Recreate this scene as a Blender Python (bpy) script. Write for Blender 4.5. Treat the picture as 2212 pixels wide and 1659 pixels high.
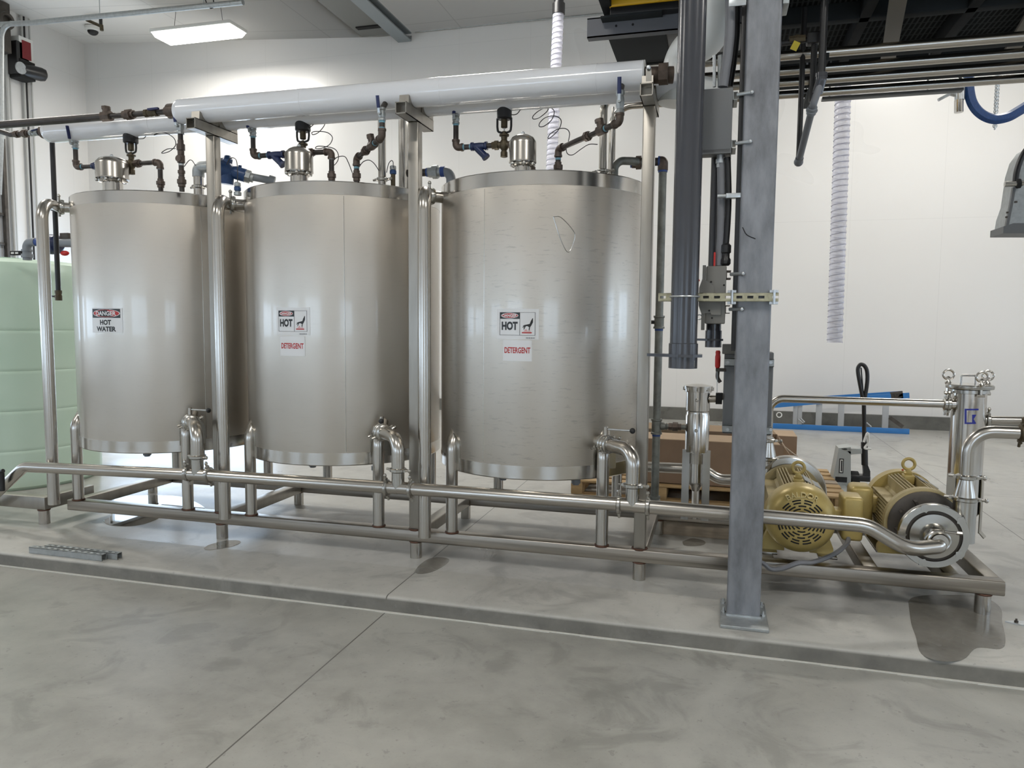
import bpy, bmesh, math, random
from mathutils import Vector, Matrix
random.seed(7)
PI=math.pi
sc=bpy.context.scene
for o in list(bpy.data.objects): bpy.data.objects.remove(o)
# light levels
SKYS=5.0; EXPO=.22; LAMPW=98; LAMPE=9
ADDED_LAMPS=[(-6,1.5),(-1,3.6),(4.5,5.2),(-6,-4),(0,-5),(5,-4),(7.6,.5)]  # positions of out-of-view ceiling fixtures added to light the hall
# ---------- camera (measured from the skid's right angles) ----------
W,H=2212,1659
CAM=Vector((1.8046,-4.3199,1.5)); YAW,PIT,ROL,FPX=.2676,.0818,.0085,1600.7
_cy,_sy=math.cos(YAW),math.sin(YAW)
FWD=Vector((-_sy*math.cos(PIT),_cy*math.cos(PIT),-math.sin(PIT)))
_r=Vector((_cy,_sy,0)); _u=_r.cross(FWD)
RT=math.cos(ROL)*_r+math.sin(ROL)*_u; UP=-math.sin(ROL)*_r+math.cos(ROL)*_u
cd=bpy.data.cameras.new('camera'); cam=bpy.data.objects.new('camera',cd); sc.collection.objects.link(cam)
m=Matrix((RT,UP,-FWD)).transposed().to_4x4(); m.translation=CAM; cam.matrix_world=m
cd.sensor_width=36; cd.lens=FPX*36/W; cd.clip_end=200; cd.clip_start=.05
sc.camera=cam
# ---------- world, exposure ----------
w=bpy.data.worlds.new('sky'); sc.world=w; w.use_nodes=True
bg=w.node_tree.nodes['Background']; bg.inputs[0].default_value=(.72,.84,1,1); bg.inputs[1].default_value=SKYS
sc.view_settings.view_transform='Standard'; sc.view_settings.look='None'
sc.view_settings.exposure=EXPO; sc.view_settings.gamma=1
# ---------- geometry helpers ----------
def ray(x,y): return FWD+RT*((x-W/2)/FPX)-UP*((y-H/2)/FPX)
def qy(x,y,Y):
    d=ray(x,y); return CAM+d*((Y-CAM.y)/d.y)
def qx(x,y,X):
    d=ray(x,y); return CAM+d*((X-CAM.x)/d.x)
def qz(x,y,Z=0.):
    d=ray(x,y); return CAM+d*((Z-CAM.z)/d.z)
def V(*a): return Vector(a)
class MB:
    def __init__(s): s.v=[];s.f=[];s.mi=[];s.cur=0
    def add(s,vs,fs):
        n=len(s.v); s.v+= [tuple(v) for v in vs]
        for f in fs: s.f.append([i+n for i in f]); s.mi.append(s.cur)
        return s
    def box(s,c,d,M=None):
        c=Vector(c); h=[x/2 for x in d]
        vs=[Vector((sx*h[0],sy*h[1],sz*h[2])) for sz in(-1,1) for sy in(-1,1) for sx in(-1,1)]
        if M: vs=[M@v for v in vs]
        return s.add([v+c for v in vs],[(0,2,3,1),(4,5,7,6),(0,1,5,4),(2,6,7,3),(0,4,6,2),(1,3,7,5)])
    def bb(s,a,b): # box from corner to corner
        return s.box([(a[i]+b[i])/2 for i in range(3)],[abs(a[i]-b[i]) for i in range(3)])
    def bbx(s,a,b,r=.008): # box with chamfered edges
        bm=bmesh.new(); bmesh.ops.create_cube(bm,size=1)
        for v in bm.verts:
            for i in range(3): v.co[i]=(a[i]+b[i])/2+v.co[i]*abs(a[i]-b[i])
        bmesh.ops.bevel(bm,geom=bm.edges[:],offset=r,segments=3,profile=.5,affect='EDGES')
        bm.verts.ensure_lookup_table()
        s.add([v.co.copy() for v in bm.verts],[[v.index for v in f.verts] for f in bm.faces]); bm.free(); return s
    def sweep(s,path,sec,cap=True,closed=False,up=None):
        path=[Vector(p) for p in path]; n=len(path); k=len(sec)
        T=[]
        for i in range(n):
            if closed: t=(path[(i+1)%n]-path[i-1])
            else: t=(path[min(i+1,n-1)]-path[max(i-1,0)])
            T.append(t.normalized())
        a=up or (V(0,0,1) if abs(T[0].z)<.9 else V(0,1,0))
        N=(a-T[0]*a.dot(T[0])).normalized(); vs=[]
        for i in range(n):
            if i: N=(N-T[i]*N.dot(T[i])).normalized()
            B=T[i].cross(N)
            sc_=1
            if 0<i<n-1:
                d1=(path[i]-path[i-1]).normalized(); c=max(.5,d1.dot(T[i])); sc_=1/c if len(sec)==4 else 1
            for (u,v_) in sec: vs.append(path[i]+N*(v_*sc_)+B*u)
        fs=[]
        for i in range(n if closed else n-1):
            j=(i+1)%n
            for q in range(k):
                fs.append((i*k+q,i*k+(q+1)%k,j*k+(q+1)%k,j*k+q))
        if cap and not closed:
            fs.append(tuple(range(k-1,-1,-1))); fs.append(tuple((n-1)*k+q for q in range(k)))
        return s.add(vs,fs)
    def tube(s,path,r,seg=20,bend=0,cap=True,closed=False):
        p=fillet(path,bend) if bend else path
        return s.sweep(p,[(r*math.cos(2*PI*q/seg),r*math.sin(2*PI*q/seg)) for q in range(seg)],cap,closed)
    def sq(s,path,a,b=None,bend=0,up=None):
        b=b or a; p=fillet(path,bend) if bend else path
        return s.sweep(p,[(-a/2,-b/2),(a/2,-b/2),(a/2,b/2),(-a/2,b/2)],up=up)
    def cyl(s,a,b,r,seg=24): return s.tube([a,b],r,seg)
    def lathe(s,prof,o=(0,0,0),ax=(0,0,1),seg=32,sx=1.,arc=None):
        ax=Vector(ax).normalized(); a=V(1,0,0) if abs(ax.x)<.9 else V(0,1,0)
        if abs(ax.z)>.99: a=V(1,0,0)
        U=(a-ax*a.dot(ax)).normalized(); B=ax.cross(U); o=Vector(o); k=len(prof); vs=[]
        for i in range(seg):
            t=2*PI*i/seg
            for (r,z) in prof: vs.append(o+ax*z+U*(r*math.cos(t))+B*(r*math.sin(t)))
        fs=[]
        for i in range(seg):
            j=(i+1)%seg
            for q in range(k-1): fs.append((i*k+q,j*k+q,j*k+q+1,i*k+q+1))
        if prof[0][0]>1e-5: fs.append(tuple(i*k for i in range(seg-1,-1,-1)))
        if prof[-1][0]>1e-5: fs.append(tuple(i*k+k-1 for i in range(seg)))
        return s.add(vs,fs)
    def torus(s,c,ax,R,r,seg=28,k=10,a0=0,a1=2*PI):
        ax=Vector(ax).normalized(); a=V(0,0,1) if abs(ax.z)<.9 else V(1,0,0)
        U=(a-ax*a.dot(ax)).normalized(); B=ax.cross(U); c=Vector(c)
        full=abs(a1-a0-2*PI)<1e-4
        n=seg if full else seg+1
        return s.tube([c+(U*math.cos(a0+(a1-a0)*i/seg)+B*math.sin(a0+(a1-a0)*i/seg))*R for i in range(n)],r,k,closed=full)
    def poly(s,pts,d): # flat outline extruded by vector d
        n=len(pts); d=Vector(d); p=[Vector(x) for x in pts]
        return s.add(p+[x+d for x in p],[tuple(range(n-1,-1,-1)),tuple(range(n,2*n))]+[(i,(i+1)%n,n+(i+1)%n,n+i) for i in range(n)])
    def ball(s,c,r,seg=16,sc_=(1,1,1)):
        n=seg//2; pr=[(r*math.sin(PI*i/n)*1.,-r*math.cos(PI*i/n)) for i in range(n+1)]; pr[0]=(0,-r);pr[-1]=(0,r)
        k=len(s.v); s.lathe(pr,(0,0,0),(0,0,1),seg)
        for i in range(k,len(s.v)): s.v[i]=tuple(s.v[i][j]*sc_[j]+c[j] for j in range(3))
        return s
    def build(s,name,mat,parent=None,sharp=35,origin=None,label=None,weld=True):
        me=bpy.data.meshes.new(name)
        me.from_pydata(s.v,[],s.f); 
        bm=bmesh.new(); bm.from_mesh(me)
        if weld: bmesh.ops.remove_doubles(bm,verts=bm.verts,dist=1e-5)
        bmesh.ops.recalc_face_normals(bm,faces=bm.faces); 
        mats=mat if isinstance(mat,(list,tuple)) else [mat]
        bm.to_mesh(me); bm.free()
        for mm in mats: me.materials.append(mm)
        if len(mats)>1 and len(me.polygons)==len(s.mi):
            for p_,i_ in zip(me.polygons,s.mi): p_.material_index=i_
        me.polygons.foreach_set('use_smooth',[True]*len(me.polygons))
        me.set_sharp_from_angle(angle=math.radians(sharp))
        o=bpy.data.objects.new(name,me); sc.collection.objects.link(o)
        if parent:
            o.parent=parent; w_=wloc(parent)
            me.transform(Matrix.Translation(-w_))
        elif origin is not None:
            me.transform(Matrix.Translation(-Vector(origin))); o.location=origin
        else:
            # origin at the base centre
            xs=[v.co for v in me.vertices]
            c=V(sum(v.x for v in xs)/len(xs),sum(v.y for v in xs)/len(xs),min(v.z for v in xs))
            me.transform(Matrix.Translation(-c)); o.location=c
        if label: o['label']=label
        return o
def wloc(o):
    l=Vector(o.location)
    while o.parent: o=o.parent; l+=Vector(o.location)
    return l
def fillet(path,r,n=9):
    p=[Vector(x) for x in path]; out=[p[0]]
    rs=r if isinstance(r,(list,tuple)) else [r]*len(p)
    for i in range(1,len(p)-1):
        a,b,c=p[i-1],p[i],p[i+1]; u=(a-b).normalized(); v=(c-b).normalized()
        ang=u.angle(v,0)
        if ang>PI-.03 or ang<.02: out.append(b); continue
        t=min(rs[i]/math.tan(ang/2),(a-b).length*.499,(c-b).length*.499); R=t*math.tan(ang/2)
        ce=b+(u+v).normalized()*(R/math.sin(ang/2)); s_=b+u*t-ce; e_=b+v*t-ce
        th=s_.angle(e_,0)
        for k in range(n+1):
            f=k/n; out.append(ce+(s_*math.sin((1-f)*th)+e_*math.sin(f*th))/math.sin(th))
    out.append(p[-1]); res=[out[0]]
    for q in out[1:]:
        if (q-res[-1]).length>1e-4: res.append(q)
    return res
def smooth(pts,n=8):
    p=[Vector(x) for x in pts]; P=[p[0]*2-p[1]]+p+[p[-1]*2-p[-2]]; out=[]
    for i in range(1,len(P)-2):
        for k in range(n):
            t=k/n; a,b,c,d=P[i-1:i+3]
            out.append(.5*((2*b)+(c-a)*t+(2*a-5*b+4*c-d)*t*t+(3*b-a-3*c+d)*t**3))
    out.append(p[-1]); return out
def thing(name,label,cat,loc,group=None):
    o=bpy.data.objects.new(name,None); sc.collection.objects.link(o); o.location=loc; o.empty_display_size=.1
    o['label']=label; o['category']=cat
    if group:o['group']=group
    return o
def tag(o,label,cat,group=None,kind=None):
    o['label']=label;o['category']=cat
    if group:o['group']=group
    if kind:o['kind']=kind
    return o
def struct(o,label=None):
    o['kind']='structure'
    if label:o['label']=label
    return o
# ---------- materials ----------
def mat(name,col,rough=.5,metal=0.,spec=None,noise=0,nscale=6,bump=0,bscale=40,stretch=None,rvar=0,emit=None,trans=0,coat=0,aniso=0,ior=None):
    m=bpy.data.materials.new(name); m.use_nodes=True; nt=m.node_tree; b=nt.nodes['Principled BSDF']
    b.inputs['Base Color'].default_value=(*col,1); b.inputs['Roughness'].default_value=rough; b.inputs['Metallic'].default_value=metal
    if spec is not None: b.inputs['Specular IOR Level'].default_value=spec
    if coat: b.inputs['Coat Weight'].default_value=coat; b.inputs['Coat Roughness'].default_value=.08
    if trans: b.inputs['Transmission Weight'].default_value=trans
    if ior: b.inputs['IOR'].default_value=ior
    if emit: b.inputs['Emission Color'].default_value=(*emit[0],1); b.inputs['Emission Strength'].default_value=emit[1]
    tc=nt.nodes.new('ShaderNodeTexCoord'); mp=nt.nodes.new('ShaderNodeMapping'); nt.links.new(tc.outputs['Object'],mp.inputs[0])
    if stretch: mp.inputs['Scale'].default_value=stretch
    if noise or rvar:
        n=nt.nodes.new('ShaderNodeTexNoise'); n.inputs['Scale'].default_value=nscale; n.inputs['Detail'].default_value=6; n.inputs['Roughness'].default_value=.6
        nt.links.new(mp.outputs[0],n.inputs['Vector'])
        if noise:
            mr=nt.nodes.new('ShaderNodeMapRange'); mr.inputs[1].default_value=.3; mr.inputs[2].default_value=.7; mr.inputs[3].default_value=1-noise; mr.inputs[4].default_value=1+noise
            nt.links.new(n.outputs[0],mr.inputs[0])
            vm=nt.nodes.new('ShaderNodeVectorMath'); vm.operation='SCALE'; vm.inputs[0].default_value=col; nt.links.new(mr.outputs[0],vm.inputs['Scale']); nt.links.new(vm.outputs[0],b.inputs['Base Color'])
        if rvar:
            mr=nt.nodes.new('ShaderNodeMapRange'); mr.inputs[1].default_value=.3; mr.inputs[2].default_value=.7; mr.inputs[3].default_value=max(.02,rough-rvar); mr.inputs[4].default_value=rough+rvar
            nt.links.new(n.outputs[0],mr.inputs[0]); nt.links.new(mr.outputs[0],b.inputs['Roughness'])
    if bump:
        n=nt.nodes.new('ShaderNodeTexNoise'); n.inputs['Scale'].default_value=bscale; n.inputs['Detail'].default_value=4
        nt.links.new(mp.outputs[0],n.inputs['Vector'])
        bp=nt.nodes.new('ShaderNodeBump'); bp.inputs['Strength'].default_value=bump; bp.inputs['Distance'].default_value=.01
        nt.links.new(n.outputs[0],bp.inputs['Height']); nt.links.new(bp.outputs[0],b.inputs['Normal'])
    return m
M={}
M['steel']=mat('stainless_tube',(.50,.475,.435),.25,1,noise=.03,nscale=2)
M['weld']=mat('weld_stain',(.12,.06,.04),.6,.5,noise=.4,nscale=60)
M['post']=mat('stainless_square_tube',(.36,.34,.305),.38,1,noise=.12,nscale=2,stretch=(6,6,1))
M['beam']=mat('mill_finish_beam',(.36,.33,.29),.34,1,noise=.38,nscale=1.2,stretch=(.5,6,34))  # lengthwise colour streaks stand in for banded reflections on the steel
M['galvp']=mat('dull_galvanised_pipe',(.20,.205,.185),.5,.5,noise=.3,nscale=14)
M['goldl']=mat('raised_gold_letter',(.60,.50,.24),.3,.3)  # motor gold lightened for worn edges and the light raised letters catch
M['condl']=mat('painted_conduit',(.46,.46,.44),.5)
M['polish']=mat('polished_stainless',(.60,.58,.55),.17,1)
M['galv']=mat('galvanised_steel',(.40,.42,.42),.5,.75,noise=.18,nscale=25,rvar=.1)
M['colm']=mat('galvanised_column',(.225,.235,.255),.55,.3,noise=.42,nscale=3.2,stretch=(3,3,1),rvar=.1,bump=.05,bscale=60)
M['iron']=mat('dark_pipe',(.045,.038,.034),.45,.3,noise=.3,nscale=20)
M['fit']=mat('malleable_fitting',(.11,.085,.07),.5,.6,noise=.3,nscale=30)
M['tape']=mat('pipe_sealant',(.16,.34,.42),.6)
M['blueseal']=mat('blue_sealant',(.03,.07,.25),.5)
M['black']=mat('black_plastic',(.012,.012,.013),.4)
M['blackp']=mat('black_paint',(.015,.015,.016),.35)
M['navy']=mat('navy_enamel',(.012,.022,.075),.3)
M['bluev']=mat('blue_enamel',(.02,.06,.17),.35,noise=.2,nscale=20)
M['grip']=mat('navy_grip',(.01,.018,.09),.35)
M['brass']=mat('brass_bronze',(.09,.072,.045),.5,.7,noise=.25,nscale=40)
M['jacket']=mat('white_jacket',(.74,.75,.77),.16,coat=.4)
M['jacketb']=mat('white_insulation',(.76,.77,.74),.3)
M['pvc']=mat('grey_pvc',(.052,.054,.062),.22,noise=.08,nscale=5)
M['pvcl']=mat('light_grey_pvc',(.22,.24,.26),.4)
M['cab']=mat('grey_cabinet',(.135,.14,.142),.5)
M['cab2']=mat('taupe_cabinet',(.17,.165,.15),.5)
M['zinc']=mat('zinc_strut',(.42,.39,.27),.42,.7,noise=.2,nscale=40)
M['zincl']=mat('bright_zinc',(.55,.58,.60),.35,.8,noise=.12,nscale=30)
M['gold']=mat('gold_motor_paint',(.42,.32,.11),.36,.25,noise=.07,nscale=20,bump=.03,bscale=120)
M['goldd']=mat('drab_motor_paint',(.37,.30,.15),.5,.1,noise=.1,nscale=20)
M['cast']=mat('dark_cast_iron',(.09,.08,.07),.55,.7,noise=.2,nscale=12)
M['bare']=mat('machined_stainless',(.47,.46,.43),.24,1,noise=.04,nscale=3)
M['red']=mat('red_plastic',(.55,.02,.015),.4)
M['redp']=mat('dark_red_cover',(.20,.015,.02),.45)
M['white']=mat('white_plastic',(.75,.75,.72),.4)
M['paper']=mat('sign_white',(.68,.69,.70),.3)
M['sblack']=mat('sign_black',(.01,.01,.01),.35)
M['sred']=mat('sign_red',(.42,.02,.02),.35)
M['spink']=mat('sign_pink',(.62,.35,.35),.35)
M['yellow']=mat('yellow_panel',(.80,.46,.02),.4)
M['card']=mat('cardboard',(.235,.16,.105),.8,noise=.08,nscale=5)
M['cardi']=mat('cardboard_inside',(.36,.26,.17),.8,noise=.06,nscale=5)
M['wood']=mat('pallet_pine',(.40,.27,.13),.7,noise=.25,nscale=5,stretch=(1,6,6))
M['woodg']=mat('weathered_pine',(.30,.25,.19),.75,noise=.25,nscale=5,stretch=(1,6,6))
M['ladblue']=mat('blue_fibreglass',(.03,.17,.45),.4)
M['alu']=mat('ladder_aluminium',(.45,.46,.47),.5,.6)
M['jackg']=mat('pallet_jack_grey',(.38,.40,.39),.4)
M['cableg']=mat('grey_cable',(.17,.175,.19),.45)
M['dark']=mat('dark_slot',(.006,.006,.006),.8)
M['deckd']=mat('mezzanine_underside',(.022,.023,.024),.8,noise=.2,nscale=8,spec=.12)
M['deckf']=mat('mezzanine_frame',(.026,.030,.032),.7,spec=.15)
M['chan']=mat('grey_channel_paint',(.13,.135,.15),.5)
M['ibeam']=mat('roof_beam_paint',(.22,.245,.255),.5)
M['hoseb']=mat('blue_hose',(.01,.06,.21),.4,noise=.2,nscale=60)
M['kblue']=mat('logo_blue',(.02,.03,.28),.3)
M['tag']=mat('nameplate',(.30,.31,.31),.4,.6)
M['rust']=mat('orange_mark',(.45,.09,.03),.6)
M['bump']=mat('white_caulk',(.62,.61,.56),.7)
# node-graph helpers
class NG:
    def __init__(s,name,rough=.5,metal=0.):
        s.m=bpy.data.materials.new(name); s.m.use_nodes=True; s.nt=s.m.node_tree; s.b=s.nt.nodes['Principled BSDF']
        s.b.inputs['Roughness'].default_value=rough; s.b.inputs['Metallic'].default_value=metal
        s.tc=s.nt.nodes.new('ShaderNodeTexCoord').outputs['Object']
    def lk(s,a,b): s.nt.links.new(a,b)
    def noise(s,sc_,det=5,stretch=None,rough=.6,dist=0):
        n=s.nt.nodes.new('ShaderNodeTexNoise'); n.inputs['Scale'].default_value=sc_; n.inputs['Detail'].default_value=det; n.inputs['Roughness'].default_value=rough; n.inputs['Distortion'].default_value=dist
        if stretch:
            mp=s.nt.nodes.new('ShaderNodeMapping'); mp.inputs['Scale'].default_value=stretch; s.lk(s.tc,mp.inputs[0]); s.lk(mp.outputs[0],n.inputs['Vector'])
        else: s.lk(s.tc,n.inputs['Vector'])
        return n.outputs[0]
    def math(s,op,a,b=None,c=None):
        n=s.nt.nodes.new('ShaderNodeMath'); n.operation=op
        for i,x in enumerate((a,b,c)):
            if x is None: continue
            if isinstance(x,(int,float)): n.inputs[i].default_value=x
            else: s.lk(x,n.inputs[i])
        return n.outputs[0]
    def rng(s,x,a,b,c,d,smooth=False):
        n=s.nt.nodes.new('ShaderNodeMapRange'); n.inputs[1].default_value=a;n.inputs[2].default_value=b;n.inputs[3].default_value=c;n.inputs[4].default_value=d
        if smooth:n.interpolation_type='SMOOTHSTEP'
        s.lk(x,n.inputs[0]); return n.outputs[0]
    def mix(s,f,a,b):
        n=s.nt.nodes.new('ShaderNodeMix'); n.data_type='RGBA'
        if isinstance(f,(int,float)): n.inputs[0].default_value=f
        else: s.lk(f,n.inputs[0])
        for i,x in ((6,a),(7,b)):
            if isinstance(x,tuple): n.inputs[i].default_value=(*x,1)
            else: s.lk(x,n.inputs[i])
        return n.outputs[2]
    def xyz(s):
        n=s.nt.nodes.new('ShaderNodeSeparateXYZ'); s.lk(s.tc,n.inputs[0]); return n.outputs
    def line(s,c,pos,wd): # 1 on a line at coordinate pos
        return s.math('LESS_THAN',s.math('ABSOLUTE',s.math('SUBTRACT',c,pos)),wd)
    def lines(s,c,sp,wd,off=0):
        f=s.math('FRACT',s.math('DIVIDE',s.math('ADD',c,off+1000*sp),sp))
        return s.math('LESS_THAN',s.math('MULTIPLY',s.math('MINIMUM',f,s.math('SUBTRACT',1.,f)),sp),wd)
    def col(s,x): s.lk(x,s.b.inputs['Base Color'])
    def rough(s,x): s.lk(x,s.b.inputs['Roughness'])
    def bump(s,x,st=.1,d=.01):
        n=s.nt.nodes.new('ShaderNodeBump'); n.inputs['Strength'].default_value=st; n.inputs['Distance'].default_value=d; s.lk(x,n.inputs['Height']); s.lk(n.outputs[0],s.b.inputs['Normal'])
# polished concrete floor (in front of the curb)
def concrete(name,c1,c2,r0,r1,joints,bumpst=.04,face=None):
    g=NG(name); n1=g.noise(.9,7,dist=.6); n2=g.noise(7,6); n3=g.noise(70,3)
    c=g.mix(g.rng(n1,.35,.68,0,1,True),c1,c2)
    c=g.mix(g.rng(n2,.35,.75,0,.45),c,tuple(x*1.22 for x in c2))
    c=g.mix(g.rng(n3,.62,.75,0,.35),c,tuple(x*.55 for x in c1))
    x,y,z=g.xyz(); f=None
    for (ax,pos) in joints:
        l=g.line(x if ax=='x' else y,pos,.0035); f=l if f is None else g.math('MAXIMUM',f,l)
    if f is not None: c=g.mix(f,c,(.10,.095,.085))
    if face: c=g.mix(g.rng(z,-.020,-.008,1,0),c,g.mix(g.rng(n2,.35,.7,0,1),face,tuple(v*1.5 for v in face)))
    n4=g.noise(26,3); c=g.mix(g.rng(n4,.66,.70,0,.4),c,tuple(v*.6 for v in c1)); n5=g.noise(2.6,7,dist=1.2); c=g.mix(g.rng(n5,.52,.66,0,.5,True),c,tuple(v*.72 for v in c1))
    g.col(c); g.rough(g.rng(n1,.35,.7,r0,r1)); g.bump(n3,bumpst,.004); return g.m
M['floor']=concrete('polished_concrete',(.268,.264,.236),(.362,.357,.322),.30,.40,[('x',.10),('x',5.5)])
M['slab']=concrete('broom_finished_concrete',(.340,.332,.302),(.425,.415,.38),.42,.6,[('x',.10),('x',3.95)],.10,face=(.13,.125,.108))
M['slabb']=concrete('trowelled_concrete',(.33,.325,.305),(.42,.415,.385),.27,.40,[('x',.10),('y',3.1),('x',3.95)])
def panels(name,col,sx,sy,rough,axis='xz',lw=.003,lc=.72):
    g=NG(name,rough); x,y,z=g.xyz(); A={'x':x,'y':y,'z':z}
    l=g.math('MAXIMUM',g.lines(A[axis[0]],sx,lw),g.lines(A[axis[1]],sy,lw))
    n=g.noise(.35,3); c=g.mix(g.rng(n,.3,.7,0,1),col,tuple(v*.965 for v in col))
    g.col(g.mix(g.math('MULTIPLY',l,.5),c,tuple(v*lc for v in col))); g.rough(g.rng(n,.3,.7,rough-.05,rough+.05)); return g.m
M['wall']=panels('white_wall_panel',(.75,.74,.72),1.22,3.05,.30,'xz',.002)
M['walll']=panels('white_side_wall_panel',(.75,.74,.72),1.22,3.05,.34,'yz',.002)
M['ceil']=panels('white_ceiling_panel',(.80,.79,.76),2.4,1.22,.45,'xy',.008,.6)
# brushed tank sheet: fine vertical-seam sheet with horizontal scuffs
def tanksteel(name,scuff):
    g=NG(name,.40,1.); g.b.inputs['Coat Weight'].default_value=.55; g.b.inputs['Coat Roughness'].default_value=.06; g.b.inputs['Anisotropic'].default_value=.35; tn=g.nt.nodes.new('ShaderNodeTangent'); tn.axis='Z'; g.lk(tn.outputs[0],g.b.inputs['Tangent']); n=g.noise(3,5); br=g.noise(40,4,(.15,.15,3.)); sc_=g.noise(11,7,(1.,1.,7.),.75); n2=g.noise(1.4,3,(1,1,.8))
    c=g.mix(g.rng(n2,.3,.7,0,1),(.545,.505,.445),(.615,.572,.51))
    c=g.mix(g.math('MULTIPLY',g.rng(sc_,.56,.64,0,1),scuff),c,(.22,.21,.20))
    x,y,z=g.xyz()
    g.col(c); g.rough(g.math('ADD',g.rng(n,.3,.7,.385,.425),0.))
    return g.m
M['tank1']=tanksteel('brushed_tank_sheet',.05)
M['tank3']=tanksteel('scuffed_tank_sheet',.30)
# translucent green plastic of the storage tank
g=NG('green_polyethylene',.38); g.b.inputs['Base Color'].default_value=(.44,.64,.49,1); g.b.inputs['Subsurface Weight'].default_value=.0
x,y,z=g.xyz(); g.col(g.mix(g.rng(g.noise(1.2,3),.3,.7,0,1),(.47,.62,.50),(.54,.67,.56))); M['green']=g.m
g=NG('clear_hose_wall',.12); g.b.inputs['Base Color'].default_value=(.80,.80,.90,1); g.b.inputs['Alpha'].default_value=.50; M['hose']=g.m
M['hosec']=mat('hose_helix',(.50,.50,.60),.3)
def glassmat():
    m=bpy.data.materials.new('window_glass'); m.use_nodes=True; nt=m.node_tree; nt.nodes.clear()
    o=nt.nodes.new('ShaderNodeOutputMaterial'); t=nt.nodes.new('ShaderNodeBsdfTransparent'); t.inputs[0].default_value=(.93,.97,1,1); gl=nt.nodes.new('ShaderNodeBsdfGlossy'); gl.inputs[1].default_value=.03
    mx=nt.nodes.new('ShaderNodeMixShader'); mx.inputs[0].default_value=.06
    nt.links.new(t.outputs[0],mx.inputs[1]); nt.links.new(gl.outputs[0],mx.inputs[2]); nt.links.new(mx.outputs[0],o.inputs[0]); return m
M['glass']=glassmat()
g=NG('water',.02); g.b.inputs['Base Color'].default_value=(.12,.115,.10,1); g.b.inputs['IOR'].default_value=1.6; M['water']=g.m
g=NG('damp_concrete',.22); n=g.noise(20,4); g.col(g.mix(g.rng(n,.3,.7,0,1),(.150,.142,.122),(.19,.18,.158))); g.rough(g.rng(g.noise(2,3),.35,.65,.10,.32)); M['damp']=g.m
M['lamp']=mat('led_diffuser',(.9,.9,.9),.4,emit=((1,.97,.92),LAMPE))
g=NG('bar_grating',.85); g.b.inputs['Specular IOR Level'].default_value=.1; x,y,z=g.xyz(); l=g.math('MAXIMUM',g.lines(x,.03,.006),g.lines(y,.10,.006)); g.col(g.mix(l,(.010,.012,.013),(.05,.056,.06))); M['grate']=g.m
# ---------- the room ----------
YB=7.68; XL=-10.09; XR=9.5; YF=-9.0; TH=.12
c1=qy(181,94,YB); c2=qy(780,66,YB); XL=c1.x; ZC1=c1.z; XC2=-3.9; ZC2=6.14
ZC2=qy(1100,51,YB).z
def cz(x): return ZC1+(ZC2-ZC1)*(x-XL)/(XC2-XL) if x<XC2 else ZC2
def wall(name,axis,pos,a0,a1,z0,z1,holes,mt,th=TH,out=1):
    # rectangular wall with rectangular holes; axis 'x' runs along x at y=pos
    b=MB(); us=sorted({a0,a1,*[h[0] for h in holes],*[h[1] for h in holes]}); zs=sorted({z0,z1,*[h[2] for h in holes],*[h[3] for h in holes]})
    for i in range(len(us)-1):
        for j in range(len(zs)-1):
            cu=(us[i]+us[i+1])/2; cz_=(zs[j]+zs[j+1])/2
            if any(h[0]<cu<h[1] and h[2]<cz_<h[3] for h in holes): continue
            if axis=='x': b.bb((us[i],pos,zs[j]),(us[i+1],pos+out*th,zs[j+1]))
            else: b.bb((pos,us[i],zs[j]),(pos+out*th,us[i+1],zs[j+1]))
    return struct(b.build(name,mt,origin=(0,0,0)))
ZF=-.088; YE=-.68
struct(MB().bb((XL-.2,YF-.2,ZF-.1),(XR+.2,YE,ZF)).build('floor',M['floor'],origin=(0,0,0)),'polished grey concrete floor in front of the raised slab')
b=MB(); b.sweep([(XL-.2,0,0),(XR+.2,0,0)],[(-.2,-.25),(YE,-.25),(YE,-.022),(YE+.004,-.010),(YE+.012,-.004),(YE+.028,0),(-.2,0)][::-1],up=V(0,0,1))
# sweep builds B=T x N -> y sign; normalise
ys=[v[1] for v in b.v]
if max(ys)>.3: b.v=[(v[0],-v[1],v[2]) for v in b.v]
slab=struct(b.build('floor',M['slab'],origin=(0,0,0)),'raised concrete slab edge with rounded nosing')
struct(MB().bb((XL-.2,-.2,-.25),(XR+.2,YB+.2,0)).build('floor',M['slabb'],origin=(0,0,0)),'smooth raised concrete slab reaching the back wall')
# caulk line at the foot of the curb
b=MB(); n=120
rr=random.Random(3)
for i in range(n):
    x0=XL+(XR-XL)*i/n; x1=XL+(XR-XL)*(i+1)/n
    b.bb((x0,YE-.010-.008*rr.random(),ZF),(x1,YE,ZF+.004))
struct(b.build('trim_1',M['bump'],origin=(0,0,0)),'white caulk line along the foot of the slab edge')
DX0,DX1=qy(228,900,YB).x,qy(590,900,YB).x
wall('wall_back','x',YB,XL-.12,XR+.12,-.1,7.2,[(DX0,DX1,.0,2.6)],M['wall'])
LW=[(-7.6,-5.0,1.05,2.0),(-4.4,-1.8,1.05,2.0),(-1.2,1.4,1.05,2.0)]
wall('wall_left','y',XL,YF,YB,-.1,7.2,LW,M['walll'],out=-1)
RW=[(-5,-2.6,1.1,2.3),(-1.4,1.0,1.1,2.3),(2.2,4.6,1.1,2.3)]
wall('wall_right','y',XR,YF,YB,-.1,7.2,RW,M['walll'],out=1)
FW=[(-8.2,-5.2,1.0,2.2),(-3.6,-.6,1.0,2.2),(3,6.,1.0,2.2)]
wall('wall_front','x',YF,XL-.12,XR+.12,-.1,7.2,FW,M['wall'],out=-1)
b=MB(); X=[XL-.12,XC2,XR+.12]
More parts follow.
